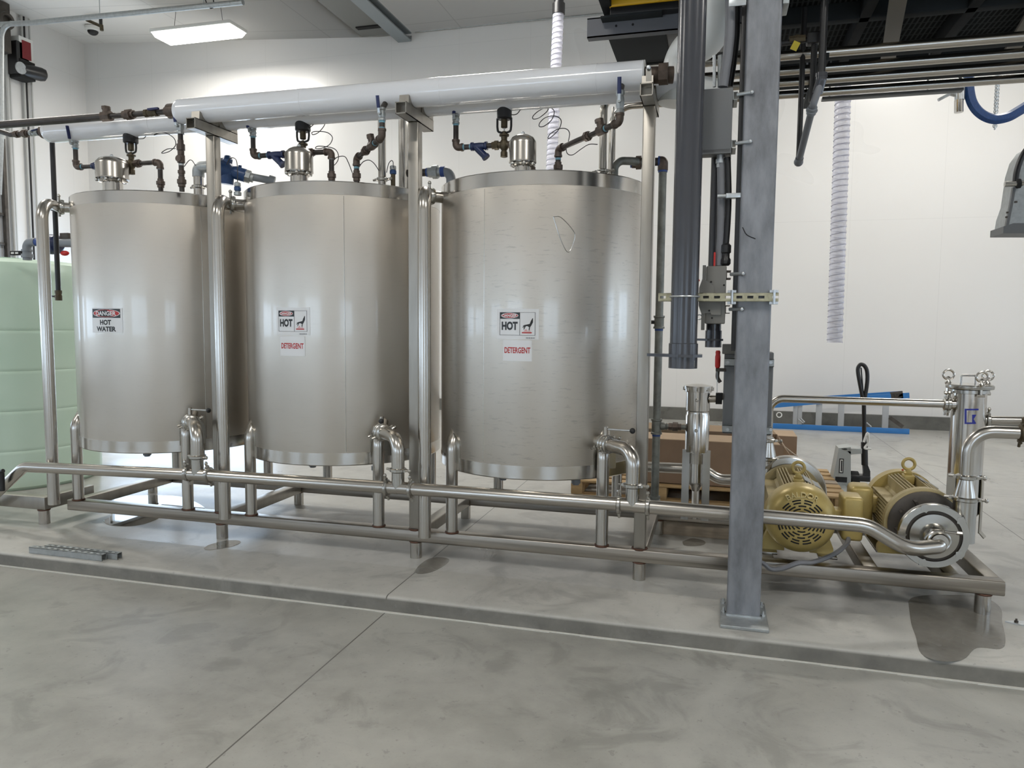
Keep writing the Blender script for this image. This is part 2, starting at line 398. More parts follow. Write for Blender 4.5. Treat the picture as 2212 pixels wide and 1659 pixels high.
for i in range(2):
    a,c=X[i],X[i+1]; za,zc=cz(a),cz(c)
    b.add([(a,YF-.1,za),(c,YF-.1,zc),(c,YB+.1,zc),(a,YB+.1,za),(a,YF-.1,za+.1),(c,YF-.1,zc+.1),(c,YB+.1,zc+.1),(a,YB+.1,za+.1)],[(0,1,2,3),(7,6,5,4),(0,4,5,1),(3,2,6,7),(0,3,7,4),(1,5,6,2)])
struct(b.build('ceiling',M['ceil'],origin=(0,0,0)))
wn=0
def window(axis,pos,h,name,out):
    a0,a1,z0,z1=h; f=MB(); t=.05; d0,d1=pos+out*.03,pos+out*.09
    def bx(u0,u1,za,zb,e0=d0,e1=d1):
        if axis=='x': f.bb((u0,e0,za),(u1,e1,zb))
        else: f.bb((e0,u0,za),(e1,u1,zb))
    bx(a0,a1,z0,z0+t);bx(a0,a1,z1-t,z1);bx(a0,a0+t,z0,z1);bx(a1-t,a1,z0,z1);bx((a0+a1)/2-.02,(a0+a1)/2+.02,z0,z1)
    fr=struct(f.build(name,M['white'],origin=(0,0,0)))
    f=MB(); bx(a0+t,a1-t,z0+t,z1-t,pos+out*.055,pos+out*.061); f.build('pane',M['glass'],fr)
for ax_,pos,hs,out in (('y',XL,LW,-1),('y',XR,RW,1),('x',YF,FW,-1)):
    for h in hs: wn+=1; window(ax_,pos,h,'window_%d'%wn,out)
# glazed door in the back wall (behind the tanks)
window('x',YB,(DX0,DX1,0,2.6),'door_1',1)
# dark curb at the wall base
zb=qy(1700,889,YB-.06).z
bb1=concrete('dark_sealed_curb',(.085,.083,.072),(.15,.147,.13),.35,.55,[('x',.1)])
b=MB()
for (x0,x1) in ((XL,DX0),(DX1,XR)): b.bb((x0,YB-.07,0),(x1,YB,zb))
struct(b.build('baseboard_back',bb1,origin=(0,0,0)),'dark stained curb along the back wall')
struct(MB().bb((XL,YF,0),(XL+.07,YB,zb)).build('baseboard_left',bb1,origin=(0,0,0)))
# ---------- roof beam, hatch ----------
B0=qy(887,90,YB-.05)
b=MB(); zb0=B0.z; bw=.24; bh=ZC2-zb0-.005; bx0=B0.x-.10
b.bb((bx0-bw/2,YF+.02,zb0),(bx0+bw/2,YB-.06,zb0+.02)); b.bb((bx0-.008,YF+.02,zb0+.02),(bx0+.008,YB-.06,zb0+bh-.02)); b.bb((bx0-bw/2,YF+.02,zb0+bh-.02),(bx0+bw/2,YB-.06,zb0+bh))
t=thing('roof_beam','grey steel I-beam under the ceiling, ending at the back wall','beam',(bx0,YB-.06,zb0))
b.build('i_section',M['ibeam'],t)
b=MB(); b.bb((bx0-.05,YB-.06,zb0+.03),(bx0+.12,YB-.045,zb0+bh-.05)); b.build('end_plate',M['zincl'],t)
for k in range(3): MB().cyl((bx0+.07,YB-.06,zb0+.08+.09*k),(bx0+.07,YB-.075,zb0+.08+.09*k),.013,10).build('bolt',M['zincl'],t)
zh=cz(-4.0)
h0=qz(748,27,cz(-4.3)); 
hx0,hx1=qy(783,64,YB-.1).x, bx0-bw/2-.02
hy0=YB-.1-1.5
t=thing('ceiling_hatch','open rectangular grey recess frame in the white ceiling beside the beam','hatch',((hx0+hx1)/2,YB-.8,zh-.05))
b=MB(); b.bb((hx0,hy0,zh-.03),(hx1,YB-.12,zh-.008)); b.build('recess_panel',mat('hatch_grey',(.16,.16,.15),.6),t)
b=MB(); b.bb((hx0+.1,YB-.55,zh-.05),(hx1,YB-.45,zh-.03)); b.build('cross_bar',M['dark'],t)
# ---------- ceiling lights ----------
def lamp(x,y,z,L=1.25,W_=.36,label=None,ang=0,group=None,power=1.,hang=None):
    t=thing('ceiling_light',label,'light fixture',(x,y,z),group)
    b=MB(); 
    pr=[(-W_/2,.03),(-W_/2+.03,-.045),(W_/2-.03,-.045),(W_/2,.03)]
    vs=[];
    for (sx,ins) in ((-1,0),(1,0)):
        for (yy,zz) in pr: vs.append((x+sx*(L/2-(.05 if zz<0 else 0)),y+yy,z+zz))
    b.add(vs,[(0,1,2,3),(7,6,5,4),(0,4,5,1),(1,5,6,2),(2,6,7,3),(3,7,4,0)]); b.build('diffuser',M['lamp'],t)
    b=MB(); b.bbx((x-L/2-.02,y-W_/2-.02,z+.031),(x+L/2+.02,y+W_/2+.02,z+.085),.012); b.build('housing',M['white'],t)
    if hang:
        for sx in(-.32,.32):
            b=MB(); b.tube([(x+sx*L,y,z+.085),(x+sx*L*.9,y,z+.085+hang)],.004,6); b.build('hanger_wire',M['black'],t)
    ld=bpy.data.lights.new('led','AREA'); ld.shape='RECTANGLE'; ld.size=L*.95; ld.size_y=W_*.9; ld.energy=LAMPW*power; ld.color=(1,.965,.91)
    lo=bpy.data.objects.new('led_source',ld); sc.collection.objects.link(lo); lo.parent=t; lo.location=(0,0,-.06)
    return t
Lc=qy(429,75,6.3); L1=(qy(515,72,6.3)-qy(343,72,6.3)).length
lamp(Lc.x,6.3,Lc.z,L1*.97,.42,'glowing white LED fixture hung by wires below the ceiling, upper left of the tanks',hang=cz(Lc.x)-Lc.z-.09)
for (x,y) in ADDED_LAMPS: lamp(x,y,5.9,1.25,.40,'white LED strip fixture hung high over the hall',group='LED fixtures over the hall',hang=.75)
# ================= skid =================
FX=[-1.45,-.008,1.408]; BT=.187; BB=.11; YR=1.0
sk=thing('equipment_skid','long stainless steel skid frame under the three tanks and the pumps','skid',(0,.5,0))
def bar(name,a,b,w_,h,m,par): return MB().sq([a,b],w_,h).build(name,m,par)
X0,X1=-2.74,3.29
zc_=(BT+BB)/2; bh=BT-BB
MB().bbx((X0,-.04,BB),(X1,.04,BT),.008).build('front_beam',M['beam'],sk)
MB().bbx((X0-.1,YR-.04,BB),(X1,YR+.04,BT),.008).build('rear_beam',M['beam'],sk)
for x in (X0+.04,*FX,2.12,2.66,3.06,X1-.04):
    MB().bbx((x-.04,.04,BB),(x+.04,YR-.04,BT-.002),.008).build('cross_member',M['post'],sk)
def foot(x,y,par,z=BB,r=.038):
    b=MB(); b.lathe([(r,0),(r,z)],(x,y,0)); f=b.build('foot',M['steel'],par)
    b=MB(); b.torus((x,y,z-.004),(0,0,1),r,.006,20,6); b.build('weld_bead',M['weld'],f)
for x in (*FX,3.2): foot(x,0,sk)
for x in (-2.9,-1.463,-.016,1.446,3.2): foot(x,YR,sk)
PT=2.715
for x in FX:
    b=MB(); b.bbx((x-.034,-.034,BT),(x+.034,.034,PT),.006); p=b.build('post',M['post'],sk)
    b=MB(); b.torus((x,0,BT),(0,0,1),.042,.007,16,6); b.build('weld_bead',M['weld'],p)
    # open square-tube arm carrying the two headers
    b=MB(); y0,y1=-.215,.22; z0,z1=PT,PT+.068; t=.005; hw=.034
    for (a,c) in (((x-hw,y0,z0),(x+hw,y1,z0+t)),((x-hw,y0,z1-t),(x+hw,y1,z1)),((x-hw,y0,z0),(x-hw+t,y1,z1)),((x+hw-t,y0,z0),(x+hw,y1,z1))): b.bb(a,c)
    b.bb((x-hw+t,y0+.06,z0+t),(x+hw-t,y0+.065,z1-t))
    b.build('header_arm',M['post'],sk)
    for yc in (-.075,.13): # cradle ears
        b=MB()
        pts=[(x,yc+.095*math.cos(a),z1+.083-.085*math.sin(a)+.0) for a in [PI*(.02+.96*k/14) for k in range(15)]]
        out=[(x-.03,yc-.095,z1),(x-.03,yc-.09,z1+.052)]+[(x-.03,yc-.082*math.cos(a),z1+.083-.082*math.sin(a)) for a in [PI*(.14+.72*k/12) for k in range(13)]]+[(x-.03,yc+.09,z1+.052),(x-.03,yc+.095,z1)]
        b.poly(out,(.06,0,0)); b.build('pipe_saddle',M['post'],sk)
# neighbouring skid at far left
s2=thing('tank_stand','low stainless steel frame at far left beside the green tank','frame',(-3.4,-.05,0))
bxr=qy(107,1100,-.06).x
MB().bbx((-5.3,-.10,BB+.002),(bxr,-.02,BT+.018),.006).build('front_beam',M['post'],s2)
MB().bbx((bxr-.08,-.02,BB+.002),(bxr,.35,BT+.018),.006).build('side_beam',M['post'],s2)
foot(bxr-.05,-.06,s2); foot(-4.9,-.06,s2)
# ================= tanks =================
TX=[-2.205,-.755,.69]; TY=.5; TR=.669; TZ0=.583; TZ1=2.368
def tankhit(px,py,cx):
    d=ray(px,py); o=CAM-V(cx,TY,0); a=d.x**2+d.y**2; bb_=2*(o.x*d.x+o.y*d.y); c=o.x**2+o.y**2-TR**2
    t=(-bb_-math.sqrt(bb_*bb_-4*a*c))/2/a; h=CAM+d*t
    return math.atan2(h.x-cx,-(h.y-TY)),h.z      # angle from the front (-Y) towards +X, height
def cyl_pt(cx,a,z,r=TR): return V(cx+r*math.sin(a),TY-r*math.cos(a),z)
def patch(cx,a0,a1,z0,z1,off,m,name,par,n=8):
    b=MB(); vs=[]
    for i in range(n+1):
        a=a0+(a1-a0)*i/n
        for z in(z0,z1):
            for o in (0,off): vs.append(cyl_pt(cx,a,z,TR+.0008+o))
    fs=[]
    for i in range(n):
        k=4*i
        fs+=[(k+1,k+5,k+7,k+3),(k,k+2,k+6,k+4),(k,k+4,k+5,k+1),(k+2,k+3,k+7,k+6)]
    fs+=[(0,1,3,2),(4*n,4*n+2,4*n+3,4*n+1)]
    return b.add(vs,fs).build(name,m,par,weld=False)
def textmesh(s,size,bold=0.,sx=1.,ext=0):
    cu=bpy.data.curves.new('t','FONT'); cu.body=s; cu.size=size; cu.align_x='CENTER'; cu.align_y='CENTER'; cu.offset=bold; cu.resolution_u=4; cu.extrude=ext
    o=bpy.data.objects.new('t',cu); sc.collection.objects.link(o); bpy.context.view_layer.update()
    me=bpy.data.meshes.new_from_object(o.evaluated_get(bpy.context.evaluated_depsgraph_get()))
    bpy.data.objects.remove(o)
    vs=[(v.co.x*sx,v.co.y)+((v.co.z,) if ext else ()) for v in me.vertices]; fs=[tuple(p.vertices) for p in me.polygons]
    # cap height centred
    y0=min(v[1] for v in vs);y1=max(v[1] for v in vs);x0=min(v[0] for v in vs);x1=max(v[0] for v in vs)
    return [(v[0]-(x0+x1)/2,v[1]-(y0+y1)/2,*v[2:]) for v in vs],fs,(x1-x0,y1-y0)
def text_fit(s,wd,ht,bold=.0):
    vs,fs,(a,b_)=textmesh(s,1.,bold); return [(v[0]*wd/a,v[1]*ht/b_) for v in vs],fs
def on_tank(cx,ac,zc,vs,fs,off,m,name,par):
    b=MB(); b.add([cyl_pt(cx,ac+u/TR,zc+v,TR+off) for u,v in vs],fs); return b.build(name,m,par,weld=False)
def ell(rx,ry,n=36): return [(rx*math.cos(2*PI*i/n),ry*math.sin(2*PI*i/n)) for i in range(n)],[tuple(range(n))]
def rect(x0,x1,y0,y1): return [(x0,y0),(x1,y0),(x1,y1),(x0,y1)],[(0,1,2,3)]
def strip(x0,x1,y0,y1,n=6):
    vs=[];fs=[]
    for i in range(n+1):
        x=x0+(x1-x0)*i/n; vs+=[(x,y0),(x,y1)]
    for i in range(n): fs.append((2*i,2*i+2,2*i+3,2*i+1))
    return vs,fs
tanks=[]
tl=['stainless steel tank with the DANGER HOT WATER sign, farthest left of the three','middle stainless steel tank with HOT and DETERGENT signs, between two others','scuffed stainless steel tank with HOT and DETERGENT signs, nearest the grey column']
for k,cx in enumerate(TX):
    t=thing('storage_tank',tl[k],'tank',(cx,TY,0),'vertical stainless steel tanks on the skid'); tanks.append(t)
    b=MB(); b.lathe([(0,TZ0+.02),(TR-.01,TZ0+.02),(TR,TZ0+.08),(TR,TZ1-.08),(TR-.01,TZ1-.015),(0,TZ1-.015)],(cx,TY,0),seg=128)
    b.build('shell',M['tank3'] if k==2 else M['tank1'],t,sharp=50)
    b=MB(); b.lathe([(TR-.002,TZ1-.082),(TR+.0025,TZ1-.082),(TR+.0025,TZ1-.006),(TR-.003,TZ1),(TR-.02,TZ1),(TR-.02,TZ1-.01)],(cx,TY,0),seg=128); b.build('top_band',M['polish'],t)
    b=MB(); b.lathe([(TR-.02,TZ0+.004),(TR-.003,TZ0),(TR+.0025,TZ0+.006),(TR+.0025,TZ0+.083),(TR-.002,TZ0+.083)],(cx,TY,0),seg=128); b.build('bottom_band',M['polish'],t)
    # long weld seam
    a,_=tankhit([440,745,1045][k],700,cx)
    b=MB(); b.tube([cyl_pt(cx,a,TZ0+.09,TR-.001),cyl_pt(cx,a,TZ1-.09,TR-.001)],.0022,6); b.build('weld_seam',M['steel'],t)
    for (dx,y) in ((-.45,-.015),(.495,-.015),(-.45,1.015),(.45,1.015)):
        x=cx+dx; s_=1 if y<.5 else -1
        b=MB(); b.tube([(x,y,BT),(x,y,.74),(x-.02*dx,y+s_*.09,.86)],.037,24,bend=.12); lg=b.build('leg',M['steel'],t)
        b=MB(); b.torus((x,y,BT+.003),(0,0,1),.038,.007,20,6); b.build('weld_bead',M['weld'],lg)
        if y<.5: # half-round doubler pad welded on the shell above the leg
            a=math.asin(dx/TR); b=MB(); n=20; R=.085; z0=TZ0+.05
            rim=[(R*math.cos(PI*i/n),R*math.sin(PI*i/n)+.10) for i in range(n+1)]; prof=[(R,0)]+rim+[(-R,0)]
            vs=[];N=len(prof)
            for off in(.001,.007):
                for (u,v) in prof: vs.append(cyl_pt(cx,a+u/TR,z0+v,TR+off))
            b.add(vs,[tuple(range(N,2*N)),tuple(range(N-1,-1,-1))]+[(i,(i+1)%N,N+(i+1)%N,N+i) for i in range(N)]); b.build('leg_pad',M['bare'],t)
    # bottom drain cocks
    for dx in (-.25,.25):
        b=MB(); b.cyl((cx+dx,.45,.44),(cx+dx,.45,TZ0+.02),.022,14); b.lathe([(.03,.45),(.03,.48)],(cx+dx,.45,0)); b.build('drain_nozzle',M['pvcl'],t)
# vents: canister on a clamped neck
vents=[((243,402),(216,270),338,388,368),((645,386),(619,672),316,368,0),((1130,367),(1101,1157),291,350,0)]
for k,(nx,xl,xr,yt,yb) in enumerate([(243,216,270,339,385),(646,619,672,318,370),(1129,1101,1158,291,349)]):
    Y=.02; c=qy(nx,yb,Y); z1=qy(nx,yt,Y).z; r=(qy(xr,yb,Y)-qy(xl,yb,Y)).length/2; cx,cy,zb=c.x,Y,c.z
    t=thing('tank_vent',['brushed steel vent canister on the lid of the left tank','brushed steel vent canister on the lid of the middle tank','brushed steel vent canister on the lid of the right tank'][k],'vent',(cx,cy,TZ1-.015),'vent canisters on the tank lids')
    h=z1-zb
    MB().lathe([(r*.9,zb-.008),(r*1.01,zb-.008),(r*1.01,zb),(r,zb+.004),(r,zb+h*.66),(r*.97,zb+h*.74),(r*.8,zb+h*.88),(r*.5,zb+h*.97),(0,z1)],(cx,cy,0),seg=48).build('canister',M['steel'],t)
    MB().lathe([(.012,z1-.004),(.012,z1+.012),(.006,z1+.018),(0,z1+.018)],(cx,cy,0),seg=12).build('cap_nut',M['zincl'],t)
    b=MB(); b.lathe([(r*.62,TZ1-.015),(r*.62,zb-.03),(r*.8,zb-.025),(r*.8,zb-.008)],(cx,cy,0),seg=36); b.build('neck',M['polish'],t)
    b=MB(); b.torus((cx,cy,zb-.02),(0,0,1),r*.84,.009,32,8); 
    for a in (-2.2,-1.2,-.4): b.ball((cx+r*.93*math.cos(a),cy+r*.93*math.sin(a),zb-.02),.013,10)
    b.build('clamp',M['bare'],t)
# signs
def sign(k,name,label,xl,xr,yt,yb):
    cx=TX[k]; ym=(yt+yb)/2; a0,_=tankhit(xl,ym,cx); a1,_=tankhit(xr,ym,cx); ac=(a0+a1)/2
    _,z1=tankhit((xl+xr)/2,yt,cx); _,z0=tankhit((xl+xr)/2,yb,cx); zc=(z0+z1)/2; w_=(a1-a0)*TR; h=z1-z0
    s=patch(cx,a0,a1,z0,z1,.001,M['paper'],name,tanks[k]); s['label']=label
    return cx,ac,zc,w_,h,s
cx,ac,zc,w_,h,s=sign(0,'danger_sign','white sign reading DANGER HOT WATER with a black and red header',200,265,665,719)
O=.0024
on_tank(cx,ac-w_*.01,zc+h*.28,*strip(-w_*.47,w_*.45,-h*.18,h*.18),O,M['sblack'],'header_panel',s)
on_tank(cx,ac-w_*.01,zc+h*.28,*ell(w_*.445,h*.165),O+.0006,M['paper'],'oval_outline',s)
on_tank(cx,ac-w_*.01,zc+h*.28,*ell(w_*.42,h*.145),O+.0012,M['sred'],'oval',s)
on_tank(cx,ac-w_*.01,zc+h*.28,*text_fit('DANGER',w_*.66,h*.18,.03),O+.0018,M['paper'],'danger_text',s)
on_tank(cx,ac-.03*w_,zc-h*.08,*text_fit('HOT',w_*.37,h*.21,.045),O,M['sblack'],'hot_text',s)
on_tank(cx,ac-.02*w_,zc-h*.345,*text_fit('WATER',w_*.64,h*.20,.045),O,M['sblack'],'water_text',s)
for k,c_ in ((1,(598,670,664,724)),(2,(1074,1164,667,733))):
    cx,ac,zc,w_,h,s=sign(k,'danger_sign','white sign reading DANGER HOT with a hand over a hot surface',*c_)
    T=lambda u,v,vs,fs,m,n,o=O: on_tank(cx,ac+u*w_/TR,zc+v*h,[(a*w_,b*h) for a,b in vs],fs,o,m,n,s)
    b=MB()
    fr=[]; 
    for (x0,x1,y0,y1) in ((-.43,.42,.375,.385),(-.43,.42,-.37,-.36),(-.43,-.42,-.37,.385),(.41,.42,-.37,.385),(.055,.065,-.37,.385)):
        T(0,0,*strip(x0,x1,y0,y1),M['sblack'],'border_line')
    T(0,0,*strip(-.43,.06,.17,.385),M['sblack'],'header_panel')
    T(-.185,.277,*ell(.21,.09),M['paper'],'oval_outline',O+.0006); T(-.185,.277,*ell(.195,.075),M['sred'],'oval',O+.0012)
    T(-.185,.277,*text_fit('DANGER',.35,.10,.03),M['paper'],'danger_text',O+.0018)
    T(-.185,-.06,*text_fit('HOT',.39,.28,.05),M['sblack'],'hot_text')
    # hand reaching down over the hot plate
    hand=[(.355,.20),(.365,.19),(.365,.06),(.33,-.04),(.30,-.10),(.29,-.19),(.272,-.20),(.268,-.18),(.277,-.10),(.24,-.065),(.20,-.07),(.16,-.18),(.147,-.175),(.17,-.075),(.135,-.125),(.122,-.115),(.155,-.06),(.13,-.075),(.127,-.06),(.17,-.03),(.29,0.01),(.315,.10)]
    T(0,0,hand,[tuple(range(len(hand)))],M['sblack'],'hand_symbol',O)
    T(0,0,*strip(.11,.34,-.30,-.26),M['sred'],'hot_plate',O)
    T(0,0,[(.14,-.245),(.32,-.245),(.29,-.20),(.24,-.23),(.21,-.15),(.18,-.20)],[(0,1,2,3),(0,3,4,5)],M['spink'],'heat_waves',O-.0003)
    b=MB()
    for q in range(14):
        x=.20+q*.0155; wq=.003+.004*((q*7)%3)
        T(0,0,*strip(x,x+wq,-.475,-.43,1),M['sblack'],'bar_mark')
    cd_=(606,659,727,769) if k==1 else (1087,1149,735,780)
    cx,ac,zc,w_,h,s=sign(k,'detergent_label','white label reading DETERGENT in red, below the danger sign',*cd_)
    on_tank(cx,ac,zc+.02*h,*text_fit('DETERGENT',w_*.90,h*.29,.028),O,M['sred'],'detergent_text',s)
# scratch mark on the right tank
cx=TX[2]; pts=[(1195,468),(1212,470),(1238,498),(1241,515),(1228,545),(1212,520)]
pl=[]
for p in pts: a,z=tankhit(*p,cx); pl.append(cyl_pt(cx,a,z,TR))
b=MB(); b.tube(smooth(pl+[pl[0]],5),.0022,6); b.build('dent_outline',M['bare'],tanks[2])
# ================= overflow pipes =================
OV=[(92,445,117,1089,-2.778),(470,430,486,1120,-1.343),(918,412,916,1160,.096)]
for k,(_,_,xb,yb,x) in enumerate(OV):
    zb_=qy(xb,yb,-.11).z; cx=TX[k]
    ztop=[qy(110,435,-.11).z,qy(500,428,-.09).z,qy(960,409,-.09).z][k]
    a=math.radians(-62); e=cyl_pt(cx,a,ztop,TR-.03); e1=cyl_pt(cx,a,ztop,TR+.10)
    t=thing('overflow_pipe',['stainless steel overflow pipe with a top bend, in front of the green tank','stainless steel overflow pipe standing before the gap of the left and middle tanks','stainless steel overflow pipe standing before the gap of the middle and right tanks'][k],'pipe',(x,-.11,zb_),'overflow pipes at the tank fronts')
    d=(e1-e).normalized()
    p2=V(x,-.11,ztop)
    b=MB(); b.tube([(x,-.11,zb_),p2,p2+(e1-p2)*.93],.0395,28,bend=.13); b.build('pipe',M['steel'],t)
    q_=p2+(e1-p2)*.85
    b=MB(); b.tube([q_,e],.036,20); b.build('nozzle',M['steel'],t)
    dd=(e-q_).normalized(); cc=q_+dd*.03
    b=MB(); b.lathe([(.050,-.018),(.054,-.008),(.054,.008),(.050,.018)],cc,dd,32); b.tube([cc+V(0,-.02,.045),cc+V(0,-.02,.075)],.009,8); b.ball(cc+V(0,-.02,.08),.013,10); b.tube([cc+V(0,-.02,-.045),cc+V(0,-.02,-.07)],.009,8); b.build('clamp',M['bare'],t)
# ================= bottom manifold =================
YM=-.22; MZ=.488; MR=.0385
t=thing('suction_manifold','long horizontal stainless steel pipe running before all three tanks to the pump','pipe',(0,YM,MZ-.04)); MAN=t
PA=[qy(-60,1115,YM),qy(0,1053,YM),qy(52,1008,YM)]
pe=qy(1873,1134,YM)
inl=V(2.955,-.03,.405)
path=[V(-3.45,YM,.06),V(-3.28,YM,.21),V(-2.93,YM,.478),V(-1.5,YM,MZ),V(.3,YM,.497),V(1.3,YM,.491),V(pe.x-.02,YM,.479),V(pe.x+.27,YM,.30),V(2.95,YM,.285)]
b=MB(); path[0]=PA[0]; path[1]=PA[1]; path[2]=PA[2]; b.tube([path[0],path[2],V(-1.42,YM,MZ)],MR,28,bend=.12); b.build('pipe_section',M['steel'],t)
TEX=[qy(427,1025,YM).x,qy(860,1055,YM).x,qy(1366,1092,YM).x]
segs=[(-1.42,TEX[1]),(TEX[1],TEX[2])]
for a,c in segs: b=MB(); b.tube([(a,YM,MZ+(.0 if a<-.1 else .008)),(c,YM,.495)],MR,28); b.build('pipe_section',M['steel'],t)
b=MB(); b.tube([V(TEX[2],YM,.493),V(pe.x,YM,.478),qy(1960,1187,YM+.0),qy(2030,1180,-.12),V(2.95,-.06,.372)],MR,28,bend=.20); b.build('suction_bend',M['steel'],t)
def clampring(c,ax,r,par,m='bare',bolt=V(0,-.3,1),sz=1.):
    ax=Vector(ax).normalized(); bo=(bolt-ax*bolt.dot(ax)).normalized(); tn=ax.cross(bo)
    b=MB(); b.lathe([(r+.004,-.013*sz),(r+.013,-.007*sz),(r+.013,.007*sz),(r+.004,.013*sz)],c,ax,32)
    for s_ in(1,-1):
        k=c+bo*(r+.017)*s_; b.tube([k-tn*.016,k+tn*.016],.008*sz,10); 
        b.tube([k-bo*.006*s_,k+bo*.028*s_],.0075*sz,8)
    b.ball(c+bo*(r+.045),.011*sz,8,(1,1,1.2))
    return b.build('clamp',M[m],par)
for k in range(3):
    tx=TEX[k]; zt=.492
    for dx in (-.075,.085): clampring(V(tx+dx,YM,zt),(1,0,0),MR,t)
    b=MB(); b.tube([V(tx,YM,zt),V(tx,YM,zt+.10)],MR,28); b.build('tee_branch',M['bare'],t)
    clampring(V(tx,YM,zt+.115),(0,0,1),MR,t,bolt=V(1,-.2,0))
# ================= outlet valves =================
OVX=[((413,938),(462,888)),((838,942),(845,917)),((1318,972),(1355,933))]
vl=['butterfly valve with a black ball handle at the foot of the left tank','butterfly valve with a short ball handle at the foot of the middle tank','butterfly valve with a black ball handle at the foot of the right tank']
ANG=[math.radians(27),math.radians(27),math.radians(38)]
vc=[(415,936),(828,955),(1312,974)]; kb=[(458,891),(845,917),(1355,933)]
for k in range(3):
    cx=TX[k]; tx=TEX[k]; 
    a,z=tankhit([412,822,1300][k],[930,952,972][k],cx); z=.80
    # radial direction at the nozzle, pointing at the elbow above the tee
    dx=tx-cx; a=math.atan2(dx,TY-YM)
    s0=cyl_pt(cx,a,z,TR-.02); e0=V(tx,YM,z); 
    d=(V(e0.x,e0.y,0)-V(s0.x,s0.y,0)).normalized()
    t=thing('butterfly_valve',vl[k],'valve',(s0.x,s0.y,z),'outlet valves at the tank feet')
    L=(e0-s0).length
    b=MB(); b.tube([s0,s0+d*.06],.0395,28); b.build('tank_ferrule',M['steel'],t)
    c=s0+d*.085
    clampring(s0+d*.055,d,.0395,t,bolt=V(1,0,.25)); 
    b=MB(); b.lathe([(.046,-.025),(.056,-.018),(.056,-.006),(.050,-.002),(.050,.002),(.056,.006),(.056,.018),(.046,.025)],c,d,32); b.build('valve_body',M['bare'],t)
    clampring(s0+d*.12,d,.0395,t,bolt=V(1,0,.3))
    b=MB(); b.lathe([(.015,.045),(.015,.10),(.013,.102),(0,.102)],c,(0,0,1),16); b.build('stem_housing',M['steel'],t)
    kp=qy(*kb[k],c.y); kp=c+V(0,0,.088)+(V(kp.x,c.y+[.0,-.09,-.02][k],0)-V(c.x,c.y,0)).normalized()*[.15,.10,.16][k] if k!=1 else c+V(.045,-.10,.085)
    b=MB(); b.tube([c+V(0,0,.088),kp],.0055,10); hd=b.build('handle',M['zincl'],t)
    b=MB(); b.ball(kp,.017,16); b.build('knob',M['black'],hd)
    s1=s0+d*.135
    b=MB(); b.tube([s1,V(e0.x,e0.y,z),V(tx,YM,.62)],.0395,32,bend=.16); b.build('outlet_elbow',M['steel'],t)
# ================= insulated headers =================
HZ=PT+.068+.083; HR=.080
YH1,YH2=-.075,.13
xa=qy(385,235,YH1).x; xb=qy(1392,180,YH1).x
def header(x0,x1,y,label):
    t=thing('header_pipe',label,'pipe',((x0+x1)/2,y,HZ-HR),'white jacketed header pipes above the tanks')
    b=MB(); b.tube([(x0+.04,y,HZ),(x1-.002,y,HZ)],HR,48,cap=False); b.build('jacket',M['jacket'],t)
    b=MB(); b.lathe([(HR,.045),(HR*.98,.02),(HR*.86,.004),(HR*.6,-.004),(.02,-.006),(0,-.006)],(x0,y,HZ),(1,0,0),48); b.build('end_cap',M['jacket'],t)
    b=MB(); b.lathe([(0,0),(HR*.999,0),(HR*.999,.003),(0,.003)],(x1,y,HZ),(1,0,0),48); b.build('end_disc',M['jacketb'],t)
    n=int((x1-x0)/.92)
    for i in range(1,n+1):
        x=x0+i*.92
        if x<x1-.05: b=MB(); b.lathe([(HR+.0005,-.018),(HR+.0014,-.018),(HR+.0014,.018),(HR+.0005,.018)],(x,y,HZ),(1,0,0),48); b.build('jacket_lap',M['jacket'],t)
    return t
H1=header(xa,xb,YH1,'white jacketed header pipe, the front one on the post arms')
x20=qy(103,282,YH2).x
H2=header(x20,1.62,YH2,'white jacketed header pipe, the rear and longer one behind the front header')
# ================= threaded pipe kit =================
RP=.0165
def pipe(a,b_,par,m='iron',r=RP,name='pipe_section'):
    return MB().tube([a,b_],r,16).build(name,M[m],par)
def ringat(c,d,par,m='tape',r=RP*1.06,h=.006):
    d=Vector(d).normalized(); return MB().tube([Vector(c)-d*h,Vector(c)+d*h],r,16).build('sealant_ring',M[m],par)
def elbow(a,c,b_,par,m='fit',r=RP*1.32):
    a,c,b_=map(Vector,(a,c,b_)); u=(a-c).normalized(); v=(b_-c).normalized(); L=r*2.0
    b=MB(); b.tube([c+u*L,c,c+v*L],r,18,bend=L*.9); 
    b.tube([c+u*(L-.008),c+u*(L+.004)],r*1.14,18); b.tube([c+v*(L-.008),c+v*(L+.004)],r*1.14,18)
    return b.build('elbow',M[m],par)
def union(c,d,par,m='fit',r=RP*1.75,L=.045,name='union'):
    c=Vector(c); d=Vector(d).normalized(); b=MB()
    b.lathe([(r*.78,-L*.6),(r*.8,-L*.25)],c,d,8); b.lathe([(r,-L*.22),(r,L*.28)],c,d,8); b.lathe([(r*.7,L*.28),(r*.72,L*.6)],c,d,18)
    return b.build(name,M[m],par)
